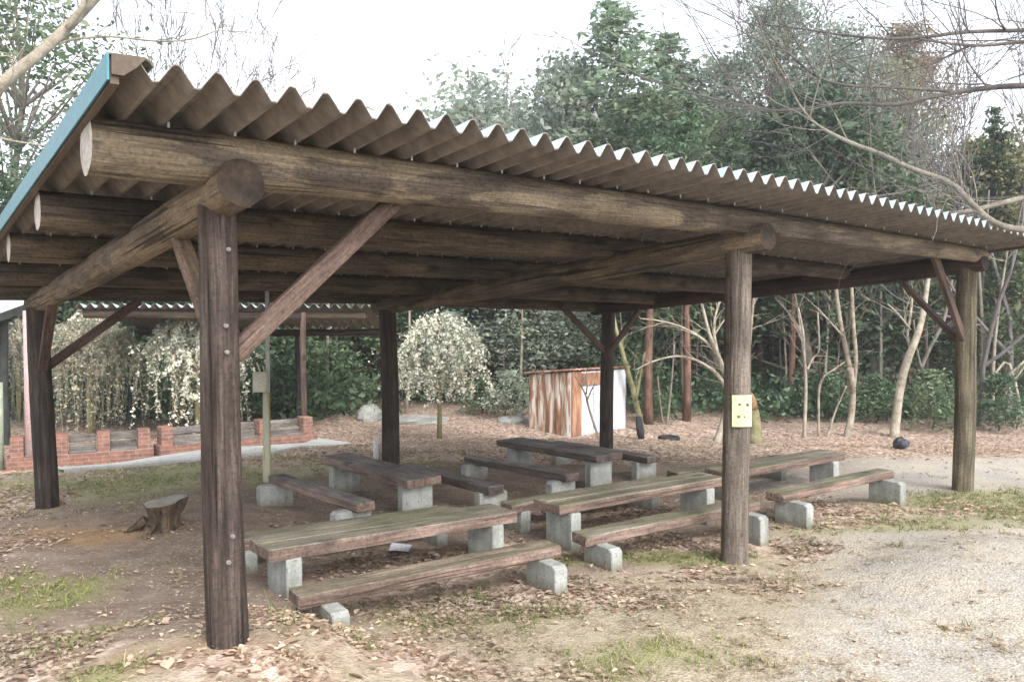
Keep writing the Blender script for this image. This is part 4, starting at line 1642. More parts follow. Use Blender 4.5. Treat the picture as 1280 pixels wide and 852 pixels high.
BASEH = {'ev0': 6.3, 'ev1': 6.3, 'ev2': 6.3, 'ev3': 6.3, 'ced0': 9.1, 'ced1': 9.1, 'tall0': 11.4, 'tall1': 11.4, 'open0': 9.3, 'shrub': 1.4, 'bare0': 9, 'bare1': 9, 'bare2': 9}
WOOD = [
    # px, depth, top y, proto, width, leaf, bark, name, label
    (22, 24, -60, 'open0', 1.5, 'leaf_mid', 'bark_grey', 'evergreen_tree', 'tall open-crowned evergreen rising left of the teal roof edge'),
    (75, 24, 150, 'open0', 1.1, 'leaf_grey', 'bark_grey', 'evergreen_tree', 'thin grey-green tree close outside the teal roof edge'),
    (-30, 21, 180, 'ev2', 1.2, 'leaf_dark', None, 'evergreen_tree', 'dark evergreen at the left edge behind the green pole'),
    (100, 24.5, 215, 'ev0', 1.2, 'leaf_dark', None, 'evergreen_tree', 'dark evergreen directly behind the left weeping tree'),
    (175, 25, 195, 'ev1', 1.3, 'leaf_mid', None, 'evergreen_tree', 'green tree between the two weeping trees on the left'),
    (262, 24, 210, 'ev3', 1.3, 'leaf_dark', None, 'evergreen_tree', 'dark evergreen behind the near cracked post'),
    (350, 24.5, 215, 'ev2', 1.2, 'leaf_mid', None, 'evergreen_tree', 'green tree seen just right of the metal pole'),
    (415, 24, 230, 'ev0', 1.3, 'leaf_mid', None, 'evergreen_tree', 'green tree between the metal pole and the back middle post'),
    (470, 26, 235, 'ev1', 1.3, 'leaf_dark', None, 'evergreen_tree', 'dark evergreen behind the back middle post'),
    (540, 26, 240, 'ev2', 1.4, 'leaf_dark', None, 'evergreen_tree', 'dark evergreen behind the white blossoming tree'),
    (615, 24, 300, 'ev3', 1.2, 'leaf_grey', None, 'evergreen_tree', 'greyish green tree right beside the white blossoming tree'),
    (672, 23.5, 290, 'ev0', 1.2, 'leaf_grey', None, 'evergreen_tree', 'greyish green tree above the left end of the hut'),
    (735, 25, 280, 'ev1', 1.3, 'leaf_dark', None, 'evergreen_tree', 'dark evergreen directly behind the hut roof'),
    (592, 36, 100, 'ev2', 1.9, 'leaf_grey', 'bark_far', 'distant_tree', 'distant pale rounded crown above the middle of the roof'),
    (655, 37, 150, 'ev0', 1.2, 'leaf_grey', 'bark_far', 'distant_tree', 'small distant pale crown by the thin dead stems'),
    (768, 27, 0, 'ced0', 1.9, 'leaf_cedar', 'bark_grey', 'cedar_tree', 'tall bluish green conifer, leftmost of the high crowns over the roof'),
    (712, 28, 85, 'ev3', 1.3, 'leaf_grey', 'bark_grey', 'evergreen_tree', 'lower grey-green crown on the left flank of the tall conifer'),
    (835, 29, 40, 'ced1', 1.9, 'leaf_cedar', 'bark_grey', 'cedar_tree', 'conifer right of the tallest one with thinner top'),
    (805, 25, 125, 'ev1', 1.5, 'leaf_mid', 'bark_grey', 'evergreen_tree', 'yellowish green crown low over the middle of the roof edge'),
    (890, 25, 150, 'ev2', 1.25, 'leaf_mid', 'bark_grey', 'evergreen_tree', 'bushy green crown above the post with the yellow sheet'),
    (968, 26, 0, 'tall1', 1.1, 'leaf_grey', 'bark_grey', 'evergreen_tree', 'tall grey-green tree, left one of the pair behind the branches'),
    (905, 28, 70, 'tall1', 1.15, 'leaf_grey', 'bark_grey', 'evergreen_tree', 'grey-green crown filling the gap between conifers and tall pair'),
    (1100, 28, 75, 'tall0', .9, 'leaf_olive', 'bark_far', 'evergreen_tree', 'yellowish top just left of the russet crown'),
    (1045, 26.5, 28, 'tall0', 1.0, 'leaf_grey', 'bark_grey', 'evergreen_tree', 'tall grey-green tree, right one of the pair behind the branches'),
    (1010, 23.5, 110, 'ev0', 1.4, 'leaf_dark', 'bark_grey', 'evergreen_tree', 'darker crown low under the tall grey-green pair'),
    (1125, 31, 30, 'tall1', 1.05, 'leaf_rust', 'bark_far', 'russet_tree', 'russet brown crown at the right side of the high trees'),
    (1090, 24.5, 175, 'ev3', 1.2, 'leaf_mid', 'bark_grey', 'evergreen_tree', 'green crown low over the right part of the roof'),
    (1222, 26, 175, 'ev1', 1.15, 'leaf_olive', 'bark_far', 'evergreen_tree', 'olive crown standing alone above the right roof corner'),
    (1290, 24, 150, 'ev2', 1.2, 'leaf_olive', 'bark_far', 'evergreen_tree', 'olive crown cut by the right edge of the view'),
    (1252, 22.5, 290, 'ev0', 1.1, 'leaf_mid', 'bark_grey', 'evergreen_tree', 'green tree just right of the greenish right post'),
    (1160, 24, 300, 'ev3', 1.3, 'leaf_mid', 'bark_grey', 'evergreen_tree', 'green tree between the thick pale trunk and the right post'),
    (1080, 25.5, 290, 'ev1', 1.3, 'leaf_dark', 'bark_dark', 'evergreen_tree', 'dark evergreen behind the twin-stemmed pale tree'),
    (1015, 25.5, 290, 'ev2', 1.2, 'leaf_dark', 'bark_dark', 'evergreen_tree', 'dark evergreen behind the thin pale saplings'),
    (955, 26, 290, 'ev3', 1.2, 'leaf_dark', 'bark_dark', 'evergreen_tree', 'dark evergreen right of the post with the yellow sheet'),
    (870, 26.5, 290, 'ev0', 1.2, 'leaf_dark', 'bark_dark', 'evergreen_tree', 'dark evergreen behind the pale forked tree'),
    (800, 26, 290, 'ev1', 1.2, 'leaf_grey', 'bark_dark', 'evergreen_tree', 'dull green tree just right of the hut'),
]
rr_ = np.random.default_rng(5)
for (px, d, ty, key, w, lf, bk, nm, lab) in WOOD:
    f0, h = HT(px, d, ty)
    sc = h/BASEH[key]
    tree(key, nm, lab, 'tree', f0, sc, w*(.6+.4*sc) if key[0] != 't' else w, rr_.uniform(0, 6.28), lf, bk, 'trees of the wood around the clearing')
# straight red trunks among the dark wood
for (px, d, ty, w, lab) in [(858, 20.5, 120, .8, 'straight reddish conifer trunk left of the post with the sheet'), (812, 20.0, 140, .95, 'reddish conifer trunk beside the pale leaning one near the hut'),
                            (990, 22.0, 140, .75, 'dark reddish straight trunk right of the post with the sheet'), (950, 25, 140, .8, 'dim straight trunk far in behind the sheet'), (1240, 24, 130, .75, 'dim reddish trunk right of the right post'),
                            (915, 23.5, 150, .6, 'thin dim trunk hidden partly by the grey front post')]:
    f0, h = HT(px, d, ty)
    sc = h/BASEH['ced1']
    tree('ced1', 'cedar_tree', lab, 'tree', f0, sc, w, rr_.uniform(0, 6.28), 'leaf_dark', 'bark_red', 'trees of the wood around the clearing')
# leafless trees against the sky
for i, (px, d, ty, key, w, lab) in enumerate([(205, 26, -70, 'bare0', .8, 'leafless tree behind the roof, nearest the teal corner'), (232, 29, -60, 'bare1', .85, 'leafless tree behind the roof, second from the teal corner'),
                                              (292, 28, -20, 'bare2', .8, 'thin leafless tree behind the third roof ridge'), (318, 30, 20, 'bare0', .65, 'low leafless tree over the fourth roof ridge'), (388, 32, 50, 'bare1', .5, 'faint leafless twigs over the roof left of the gap of sky'),
                                              (672, 30, 50, 'bare2', .35, 'thin dead stem left of the tall conifer'), (648, 33, 60, 'bare0', .3, 'thin slanting dead stem in the open sky'), (872, 30, -60, 'bare1', .55, 'bare grey trunk top between the two high crowns'),
                                              (1190, 24, 60, 'bare0', .8, 'fine leafless tree above the right end of the roof'), (1165, 27, 90, 'bare2', .7, 'fine leafless tree just right of the russet crown'), (1262, 21, -40, 'bare1', .9, 'leafless tree filling the upper right corner'),
                                              (1225, 20, 0, 'bare2', .8, 'leafless tree behind the long overhanging boughs')]):
    f0, h = HT(px, d, ty)
    tree(key, 'leafless_tree', lab, 'tree', f0, h/BASEH[key], max(w, .62*h/BASEH[key]), rr_.uniform(0, 6.28), None, 'bark_far', 'leafless trees around the clearing')
for (px, d, w, lab, lf) in [(1165, 19.5, .95, 'bright green shrub between the thick pale trunk and right post', 'leaf_mid'), (1252, 19.3, .9, 'dark green shrub right of the right post', 'leaf_dark'), (818, 20.5, .5, 'small green shrub by the tyre', 'leaf_mid'),
                            (600, 22.0, .7, 'low green shrub left of the hut', 'leaf_mid'), (635, 21.0, .8, 'grey-green shrub touching the left of the hut', 'leaf_grey'), (426, 22.5, 1.1, 'green bush beside the back middle post', 'leaf_mid'),
                            (395, 23, 1.1, 'green bush behind the right end of the brick bench', 'leaf_mid'), (1035, 21, .8, 'shrub behind the thin pale saplings', 'leaf_dark'), (1095, 21, .8, 'dark shrub left of the thick pale trunk', 'leaf_dark')]:
    tree('shrub', 'shrub', lab, 'shrub', foot(px, d), w*1.05, w*1.1, rr_.uniform(0, 6.28), lf, None, 'shrubs at the forest edge')


def traced(name, label, cat, d, stems, mat,  twigs=0, tw_len=.8, tw_r=.008, seed=1, group=None, kids=2, dep=2, swing=.25, upb=.1, sides=8):
    """A leafless tree whose limbs follow the given lines of sight, each at its own depth."""
    rng = np.random.default_rng(seed)
    b = at(stems[0][0][0], stems[0][0][1], d)
    b = np.array([b[0], b[1], g1(b[0], b[1])])
    root = thing(name, label, cat, b, 0, group)
    for si, st_ in enumerate(stems):
        mb = MB()
        off = 0 if si == 0 else rng.uniform(-swing, swing)
        P, Rr = [], []
        for i, (x, y, r) in enumerate(st_):
            dd = d+off*(i/len(st_))+(.12*math.sin(i*1.3+si) if i else 0)
            q = at(x, y, dd)
            if si == 0 and i == 0:
                q[2] = b[2]-.1
            P.append(q-b)
            Rr.append(r*dd/F*(.7 if d > 12 else .8))
        # smooth the line
        PP, RR = [], []
        for i in range(len(P)-1):
            p0, p1, p2, p3 = P[max(i-1, 0)], P[i], P[i+1], P[min(i+2, len(P)-1)]
            for t_ in (0, .33, .66):
                PP.append(.5*((2*p1)+(-p0+p2)*t_+(2*p0-5*p1+4*p2-p3)*t_**2+(-p0+3*p1-3*p2+p3)*t_**3))
                RR.append(Rr[i]*(1-t_)+Rr[i+1]*t_)
        PP.append(P[-1])
        RR.append(Rr[-1])
        mb.tube(PP, RR, sides, noise_=.04)
        tips = []
        nt_ = twigs if not hasattr(twigs, '__len__') else twigs[si]
        for k in range(nt_):
            i = rng.integers(int(len(PP)*(.45 if si == 0 else .15)), len(PP))
            tg = PP[min(i+1, len(PP)-1)]-PP[max(i-1, 0)]
            tg /= np.linalg.norm(tg)+1e-9
            nd = rot_about(tg, perp(tg, rng), rng.uniform(.4, 1.0))+np.array([0, 0, upb])
            nd /= np.linalg.norm(nd)
            grow(mb, PP[i], nd, tw_len*rng.uniform(.5, 1.2), min(RR[i]*.6, tw_r*rng.uniform(.7, 1.5)), dep, rng, tips, kids, .5, .03, .7, .1, 5, .0025)
        link('trunk' if si == 0 else 'bough', mb.mesh('bough'), mat if isinstance(mat, str) else mat[si], root)
    return root


GP = 'pale leafless trees at the forest edge'
traced('pale_tree', 'pale forked leafless tree left of the post with the sheet', 'tree', 17.5,
       [[(893, 553, 7), (903, 530, 6), (910, 505, 5.5), (911, 490, 5)], [(911, 492, 5), (908, 470, 4.2), (896, 440, 3.6), (886, 415, 3), (880, 390, 2.5), (874, 370, 2)], [(911, 492, 4.5), (902, 475, 3.6), (890, 462, 3), (870, 450, 2.4), (845, 445, 2), (815, 452, 1.5), (795, 462, 1)],
        [(896, 442, 3.2), (880, 425, 2.6), (855, 410, 2), (830, 402, 1.6), (800, 398, 1.2)], [(898, 445, 3), (893, 420, 2.5), (894, 395, 2), (902, 370, 1.6)], [(889, 425, 2), (905, 400, 1.5), (915, 390, 1.2)]], 'bark_pale', [0, 8, 7, 9, 6, 3], .55, .008, 3, GP)
traced('pale_tree', 'thick pale curving trunk beside the black bag', 'tree', 18.5, [[(1117, 551, 9), (1121, 515, 8), (1127, 475, 7.5), (1136, 445, 7), (1148, 415, 6), (1154, 390, 5.5), (1160, 350, 4), (1166, 300, 2.5)], [(1140, 438, 3), (1134, 420, 2.5), (1138, 395, 2.2), (1140, 370, 2)], [(1138, 412, 1.8), (1125, 395, 1.5), (1110, 380, 1.2)]], 'bark_pale', [4, 3, 3], .7, .01, 5, GP)
traced('pale_tree', 'pale twin-stemmed tree left of the thick pale trunk', 'tree', 18.5, [[(1057, 551, 7), (1064, 520, 6), (1066, 490, 5.5), (1063, 460, 5)], [(1063, 462, 4.5), (1056, 430, 4.2), (1050, 400, 4), (1045, 360, 3.5), (1040, 300, 3)], [(1066, 490, 4), (1070, 450, 3.6), (1067, 410, 3.4), (1064, 350, 3), (1060, 300, 3)], [(1054, 420, 2), (1040, 405, 1.6), (1022, 385, 1.2)]], 'bark_mid', [0, 4, 4, 3], .7, .009, 6, GP)
traced('pale_sapling', 'thin pale sapling with side fork behind the rightmost table', 'tree', 18.0, [[(1005, 551, 3.6), (1007, 500, 3), (1007, 470, 2.8), (1005, 440, 2.4), (1004, 415, 2), (998, 385, 1.6)], [(1009, 462, 2.2), (1016, 448, 1.8), (1024, 435, 1.5), (1022, 390, 1.2)], [(1004, 430, 1.6), (997, 415, 1.3), (992, 405, 1)]], 'bark_mid', [4, 3, 2], .6, .007, 7, GP)
traced('pale_sapling', 'thin pale sapling bending right at its top', 'tree', 18.3, [[(1024, 548, 2.8), (1023, 510, 2.4), (1024, 485, 2.2), (1030, 470, 2), (1042, 462, 1.6), (1056, 452, 1.3)]], 'bark_mid', [5], .5, .006, 8, GP)
traced('pale_sapling', 'short pale sapling leaning to the right', 'tree', 18.4, [[(1033, 547, 2.2), (1042, 520, 1.8), (1050, 500, 1.5), (1058, 482, 1.2)]], 'bark_mid', [3], .3, .005, 9, GP)
traced('pale_tree', 'pale leaning mossy trunk right beside the hut', 'tree', 18.8, [[(803, 548, 6.5), (799, 520, 5.5), (792, 490, 5), (785, 465, 4.5), (778, 440, 4), (770, 410, 3), (765, 380, 2.5)], [(795, 500, 3), (800, 470, 2.5), (806, 440, 2)]], 'bark_moss', [6, 3], .6, .008, 10, GP)
traced('bare_sapling', 'small bare sapling forking in front of the white hut wall', 'tree', 17.2, [[(752, 550, 2.6), (741, 525, 2.3), (735, 505, 2), (733, 495, 1.8)], [(733, 496, 1.7), (728, 485, 1.4), (722, 475, 1.1), (718, 468, .8)], [(734, 500, 1.6), (739, 488, 1.2), (744, 478, 1)], [(733, 492, 1.4), (734, 478, 1.1), (733, 462, .9)]], 'bark_grey', [0, 3, 3, 3], .22, .005, 12, GP)
traced('pale_sapling', 'thin forked sapling between the two red trunks', 'tree', 20, [[(833, 547, 2.4), (836, 510, 2), (840, 470, 1.8), (843, 430, 1.5)], [(831, 540, 1.8), (826, 510, 1.5), (822, 470, 1.2)]], 'bark_grey', [4, 3], .5, .006, 13, GP)
traced('grey_tree', 'greyish slanting tree behind the right post brace', 'tree', 21, [[(1142, 548, 4.5), (1146, 500, 4), (1152, 460, 3.8), (1165, 430, 3.2), (1180, 400, 3), (1190, 350, 2.6)], [(1152, 462, 2.5), (1145, 430, 2), (1142, 400, 1.8)]], 'bark_grey', [4, 3], .7, .008, 14, GP)
traced('grey_tree', 'greyish straight tree just right of the right post', 'tree', 21.5, [[(1232, 545, 4.5), (1228, 490, 4), (1230, 430, 3.6), (1226, 380, 3.2), (1222, 300, 3)], [(1230, 440, 2), (1243, 410, 1.8), (1255, 385, 1.4)]], 'bark_grey', [4, 3], .8, .009, 15, GP)
traced('fallen_branch', 'pale dead branches slanting over the shrub at the right', 'branch', 20, [[(1282, 445, 3), (1262, 455, 2.4), (1240, 470, 2), (1215, 480, 1.5)], [(1284, 452, 2), (1265, 480, 1.8), (1252, 500, 1.4)], [(1284, 448, 2.2), (1250, 478, 1.8), (1225, 500, 1.3)], [(1290, 500, 2.2), (1275, 515, 1.8), (1262, 535, 1.4)]], 'bark_pale', [2, 3, 3, 2], .4, .006, 16)
# broken mossy stump behind the sheet
q = foot(946, 17.5)
bs = thing('broken_stump', 'mossy broken tree stump with rotten orange top behind the sheet', 'stump', q)
mb = MB()
hh = at(946, 512, 17.5)[2]-q[2]
mb.tube([(-.08, 0, -.1), (-.03, 0, .15), (-.05, 0, hh*.6), (-.09, 0, hh)], [.22, .16, .12, .10], 12, noise_=.05)
link('trunk', mb.mesh('trunk'), 'bark_moss', bs)
mb = MB()
mb.tube([(-.09, 0, hh-.02), (-.10, 0, hh+.12), (-.13, .02, hh+.26), (-.17, .02, hh+.37)], [.08, .085, .07, .03], 10, noise_=.22)
link('rotten_top', mb.mesh('rotten_top'), 'rot', bs)

# tree outside the frame at the right whose boughs hang over the roof
traced('overhanging_tree', 'bare tree at the right edge whose long boughs cross the sky', 'tree', 8.0,
       [[(1560, 700, 30), (1545, 500, 26), (1520, 330, 24), (1500, 200, 20), (1470, 60, 14), (1440, -80, 10)],
        [(1505, 230, 12), (1430, 130, 7), (1350, 105, 5.5), (1280, 107, 4.8), (1235, 110, 4.2), (1180, 118, 3.8), (1120, 131, 3.2), (1060, 129, 2.8), (1000, 137, 2.6), (950, 138, 2.2), (900, 126, 1.8), (850, 112, 1.4), (800, 95, 1.1), (745, 62, .8)],
        [(1188, 114, 3.0), (1110, 109, 2.4), (1060, 107, 2.2), (1020, 95, 2), (985, 66, 1.8), (960, 42, 1.5), (945, 24, 1.1)],
        [(1490, 140, 8), (1400, 45, 4.5), (1330, 34, 4), (1280, 38, 3.4), (1210, 40, 3), (1150, 47, 2.6), (1100, 48, 2.2), (1040, 42, 1.8), (1000, 36, 1.5), (950, 30, 1)],
        [(1420, 60, 4), (1340, 48, 3.4), (1280, 52, 3), (1230, 57, 2.4), (1190, 55, 2), (1150, 49, 1.6)],
        [(1520, 330, 10), (1420, 250, 6), (1330, 238, 5), (1280, 247, 4.5), (1220, 262, 4), (1180, 268, 3.2), (1140, 269, 2.6), (1080, 258, 2), (1050, 244, 1.4)],
        [(1440, 320, 7), (1340, 288, 6), (1280, 287, 5.5), (1242, 278, 5.2), (1212, 252, 5), (1187, 228, 4.4), (1140, 211, 3.8), (1100, 192, 3.6), (1060, 177, 3), (1020, 155, 2.4), (1000, 132, 1.8), (985, 105, 1.3), (965, 70, .9)],
        [(1210, 58, 1.8), (1160, 82, 1.6), (1110, 100, 1.3), (1085, 112, 1)],
        [(1190, 222, 2), (1130, 240, 1.6), (1070, 246, 1.2), (1010, 236, .9)]],
       ['bark_grey', 'bark_bough', 'bark_bough', 'bark_bough', 'bark_bough', 'bark_grey', 'bark_grey', 'bark_bough', 'bark_bough'], [0, 26, 13, 20, 12, 8, 18, 7, 6], .95, .006, 21, None, 2, 2, .5, .3)
# leaning tree at the left edge
traced('leaning_tree', 'pale leaning bare trunk crossing the upper left corner', 'tree', 9.0,
       [[(-420, 760, 26), (-330, 560, 22), (-220, 380, 18), (-100, 215, 13), (0, 108, 10), (60, 58, 8.5), (100, 18, 8), (140, -25, 7), (200, -90, 5)],
        [(52, 62, 2.4), (90, 50, 1.9), (140, 46, 1.6), (200, 52, 1.4), (245, 48, 1.2), (275, 38, .9), (310, 45, .7)],
        [(30, 85, 1.8), (10, 70, 1.5), (-20, 76, 1.3)], [(84, 36, 4.5), (104, 5, 4), (112, -40, 3)], [(-40, 160, 2.4), (10, 175, 1.6), (55, 182, 1.2), (80, 190, .8)]],
       'bark_mid', [6, 7, 3, 3, 3], .7, .006, 23, None, 2, 2, .4, .15)


# weeping trees
def weeping(label, px, d, top, half, bottom, seed, dens, mat, leafsize=.045, trunk=.055, nb=60, lean=0, thick=.006, green=0):
    rng = np.random.default_rng(seed)
    f0 = foot(px, d)
    H = at(px, top, d)[2]-f0[2]
    zb = at(px, bottom, d)[2]-f0[2]
    R = half*d/F
    root = thing('weeping_tree', label, 'tree', f0, rng.uniform(0, 6))
    mb = MB()
    mb.tube([(0, 0, -.15), (lean*.3, .01, H*.22), (lean*.7, -.02, H*.45), (lean, .03, H*.72), (lean, 0, H*.86)], [trunk*1.25, trunk, trunk*.85, trunk*.6, trunk*.4], 9, noise_=.06)
    link('trunk', mb.mesh('trunk'), 'bark_moss', root)
    mb = MB()
    pts = []
    for k in range(nb):
        a = rng.uniform(0, 2*PI)
        rr = R*math.sqrt(rng.uniform(.03, 1.0))*(1+.2*math.sin(2*a+seed)+.15*math.sin(5*a+seed))*rng.uniform(.75, 1.1)
        z0 = H*rng.uniform(.58, .86)
        zt = H*(1-.03*rng.random())-.20*H*(rr/R)**3-.11*H*rng.random()
        ze = zb+rng.uniform(0, .8)*(zt-zb)*rng.random()
        c, s = math.cos(a), math.sin(a)
        P = [np.array([lean, 0, z0]), np.array([lean+c*rr*.4, s*rr*.4, zt-.02*H]), np.array([lean+c*rr*.8, s*rr*.8, zt-.03*H]), np.array([lean+c*rr*1.0, s*rr*1.0, zt-.16*H]), np.array([lean*1+c*rr*1.0+rng.normal(0, .12), s*rr*1.0+rng.normal(0, .12), max(ze, zb)])]
        for q in P[1:]:
            q += rng.normal(0, .05, 3)
        mb.tube(P, [thick*2.2, thick*1.6, thick*1.2, thick*.8, thick*.4], 4, caps=False)
        for sub in range(3):
            i0 = rng.integers(1, 4)
            q0 = P[i0]
            e = q0+np.array([rng.normal(0, .34), rng.normal(0, .34), -rng.uniform(.1, .6)*H*.5])
            e[2] = max(e[2], zb)
            m_ = (q0+e)/2+np.array([rng.normal(0, .05), rng.normal(0, .05), .08])
            mb.tube([q0, m_, e], [thick*.8, thick*.6, thick*.3], 4, caps=False)
            pts.append((q0, m_, e))
        pts.append((P[1], P[2], P[3]))
        pts.append((P[3], (P[3]+P[4])/2, P[4]))
        pts.append((P[2], (P[3]+P[2])/2, P[3]))
    link('hanging_branches', mb.mesh('hanging_branches'), 'bark_pale', root)
    lv = []
    for a, b, c in pts:
        m_ = rng.poisson(dens*rng.uniform(.2, 1.9))
        t_ = rng.random(m_)[:, None]
        lv.append((1-t_)**2*a+2*t_*(1-t_)*b+t_**2*c+rng.normal(0, .03, (m_, 3)))
    lv = np.concatenate(lv)
    link('blossom', cards_mesh('blossom', cards(lv, leafsize, .75, 0, 0, .3, rng)), mat, root)
    if green:
        n_ = len(lv)//green
        link('foliage', cards_mesh('foliage', cards(lv[rng.integers(0, len(lv), n_)]+rng.normal(0, .05, (n_, 3)), .07, .4, 0, .3, .3, rng)), 'leaf_grey', root)
    return root


weeping('white blossoming weeping tree standing alone left of the hut', 549, 16.0, 384, 57, 503, 1, 21, 'blossom', .055, .045, 95, 0, .005, 2)
weeping('white weeping tree behind the near cracked post', 248, 18.0, 378, 66, 538, 2, 25, 'blossom', .062, .09, 95, -.1, .006, 2)
weeping('beige twiggy weeping tree left, behind the brick bench', 112, 18.5, 383, 62, 540, 3, 20, 'bud', .05, .07, 120, 0, .007, 2)
weeping('small beige weeping tree at the left edge beside the pink pole', 22, 20, 395, 36, 540, 4, 5, 'bud', .045, .06, 50, 0, .007, 2)


# ------------------------------------------------------------------ the deep wood behind, one mass
def cap(px):
    xs = [-400, 0, 60, 130, 200, 300, 420, 560, 700, 800, 1000, 1150, 1200, 1320, 1700]
    ysv = [200, 235, 235, 200, 190, 195, 215, 235, 235, 230, 250, 285, 285, 265, 200]
    return float(np.interp(px, xs, ysv))


def wood_mass():
    rng = np.random.default_rng(77)
    lv, mb = [], MB()
    for k in range(120):
        px = rng.uniform(-420, 1700)
        d = rng.uniform(29, 46)
        f0 = foot(px, d)
        h = max(2.5, at(px, cap(px), d)[2]-f0[2])*rng.uniform(.75, 1.0)
        R = rng.uniform(1.4, 2.4)
        mb.tube([f0-[0, 0, .3], f0+[rng.normal(0, .2), rng.normal(0, .2), h*.5], f0+[0, 0, h*.9]], [.14, .1, .04], 6)
        n_ = 26
        u = rng.random(n_)**.8
        a = rng.uniform(0, 2*PI, n_)
        r = R*np.sin(PI*np.clip(u*.8+.18, 0, 1))**.7*np.sqrt(rng.random(n_))
        C = np.stack([r*np.cos(a), r*np.sin(a), h*(.05+.92*u)], 1)+f0
        for c in C:
            m_ = 95
            lv.append(c+rng.normal(0, 1, (m_, 3))*np.array([.45, .45, .35]))
    lv = np.concatenate(lv)
    o = link('deep_woods', cards_mesh('deep_woods', cards(lv, .19, .5, .2, .1, rng=rng)), 'leaf_dark')
    tag(o, 'dark mass of the deep wood behind the clearing', 'wood', None, 'stuff')
    o = link('deep_wood_stems', mb.mesh('deep_wood_stems'), 'bark_dark')
    tag(o, 'dim stems standing in the deep wood', 'wood', None, 'stuff')


wood_mass()
# many thin stems among the dark trees
rs = np.random.default_rng(99)
for k in range(46):
    px = rs.uniform(770, 1290) if k < 32 else rs.uniform(380, 720)
    d = rs.uniform(20.5, 27)
    f0 = foot(px, d)
    mb = MB()
    h = rs.uniform(4, 6.5)
    lean = rs.normal(0, .35, 2)
    r = rs.uniform(.025, .06)
    P = [np.array([lean[0]*u*u+.06*math.sin(5*u+k), lean[1]*u*u+.06*math.cos(4*u+k), -.1+h*u]) for u in np.linspace(0, 1, 8)]
    mb.tube(P, [r*(1.1-.75*u) for u in np.linspace(0, 1, 8)], 6)
    tips = []
    for j in range(6):
        i = rs.integers(3, 7)
        nd = np.array([rs.normal(), rs.normal(), .6])
        nd /= np.linalg.norm(nd)
        grow(mb, P[i], nd, rs.uniform(.5, 1.1), r*.35, 1, rs, tips, 2, .5, .1, .7, .12, 5, .004)
    o = link('thin_stem', mb.mesh('thin_stem'), ['bark_grey', 'bark_dark', 'bark_mid'][k % 3], None, f0)
    if k < 32:
        tag(o, 'thin leafless stem among the dark trees right of the hut', 'tree', 'thin stems in the wood right of the hut')
    else:
        tag(o, 'thin leafless stem among the green trees left of the hut', 'tree', 'thin stems in the wood left of the hut')


def undergrowth():
    rng = np.random.default_rng(78)
    lv = []
    for k in range(290):
        px = rng.uniform(-250, 1500)
        d = rng.uniform(21.0, 28.0) if px > 760 else rng.uniform(23.5, 28)
        if px < 420:
            d = rng.uniform(20.3, 25)
        f0 = foot(px, d)
        h = rng.uniform(.7, 2.2) if px < 800 else rng.uniform(.3, 1.3)
        R = rng.uniform(.5, 1.1)
        n_ = int(230*h)
        q = rng.normal(0, 1, (n_, 3))*np.array([R*.5, R*.5, h*.28])+f0+[0, 0, h*.5]
        lv.append(q)
    lv = np.concatenate(lv)
    lv[:, 2] = np.maximum(lv[:, 2], gz(lv[:, 0], lv[:, 1]))
    o = link('undergrowth', cards_mesh('undergrowth', cards(lv, .15, .5, .2, 0, rng=rng)), 'leaf_dark')
    tag(o, 'low dark undergrowth at the edge of the wood', 'undergrowth', None, 'stuff')


undergrowth()

# ------------------------------------------------------------------ fallen leaves, grass, loose stones


def scatter(n, dmin, dmax, fall, key, seed, thr=.5, extra=None):
    rng = np.random.default_rng(seed)
    # depth distribution: constant density near, thinning with distance
    d = dmin+(dmax-dmin)*rng.random(n*6)
    p = d*np.minimum(1, (fall/d)**1.5)
    d = d[rng.random(len(d)) < p/p.max()]
    lat = rng.uniform(-.86, .86, len(d))*d
    x = CX+math.sin(YAW)*d+R0[0]*lat
    y = CY+math.cos(YAW)*d+R0[1]*lat
    z_, _, _ = zones(x, y)
    z_['any'] = np.full_like(x, .42)-.15*z_['gravel']
    z_['straw'] = np.clip(.62-.8*z_['dirt']-.35*z_['gravel'], 0, 1)
    m = z_[key]
    nz = .22*np.sin(3.1*x+1.7*y)*np.sin(2.3*y-1.9*x+1)+.16*np.sin(7.3*x-3.1*y+2)*np.sin(6.1*y+2.9*x)+.2*np.sin(13*x+5*y)*np.sin(11*y-4*x)
    keep = rng.random(len(x)) < np.clip((m+nz*.9-.18)/.68, 0, 1)**1.3
    if extra is not None:
        keep &= extra(x, y, z_, rng)
    x, y = x[keep][:n], y[keep][:n]
    return np.stack([x, y, gz(x, y)], 1), rng


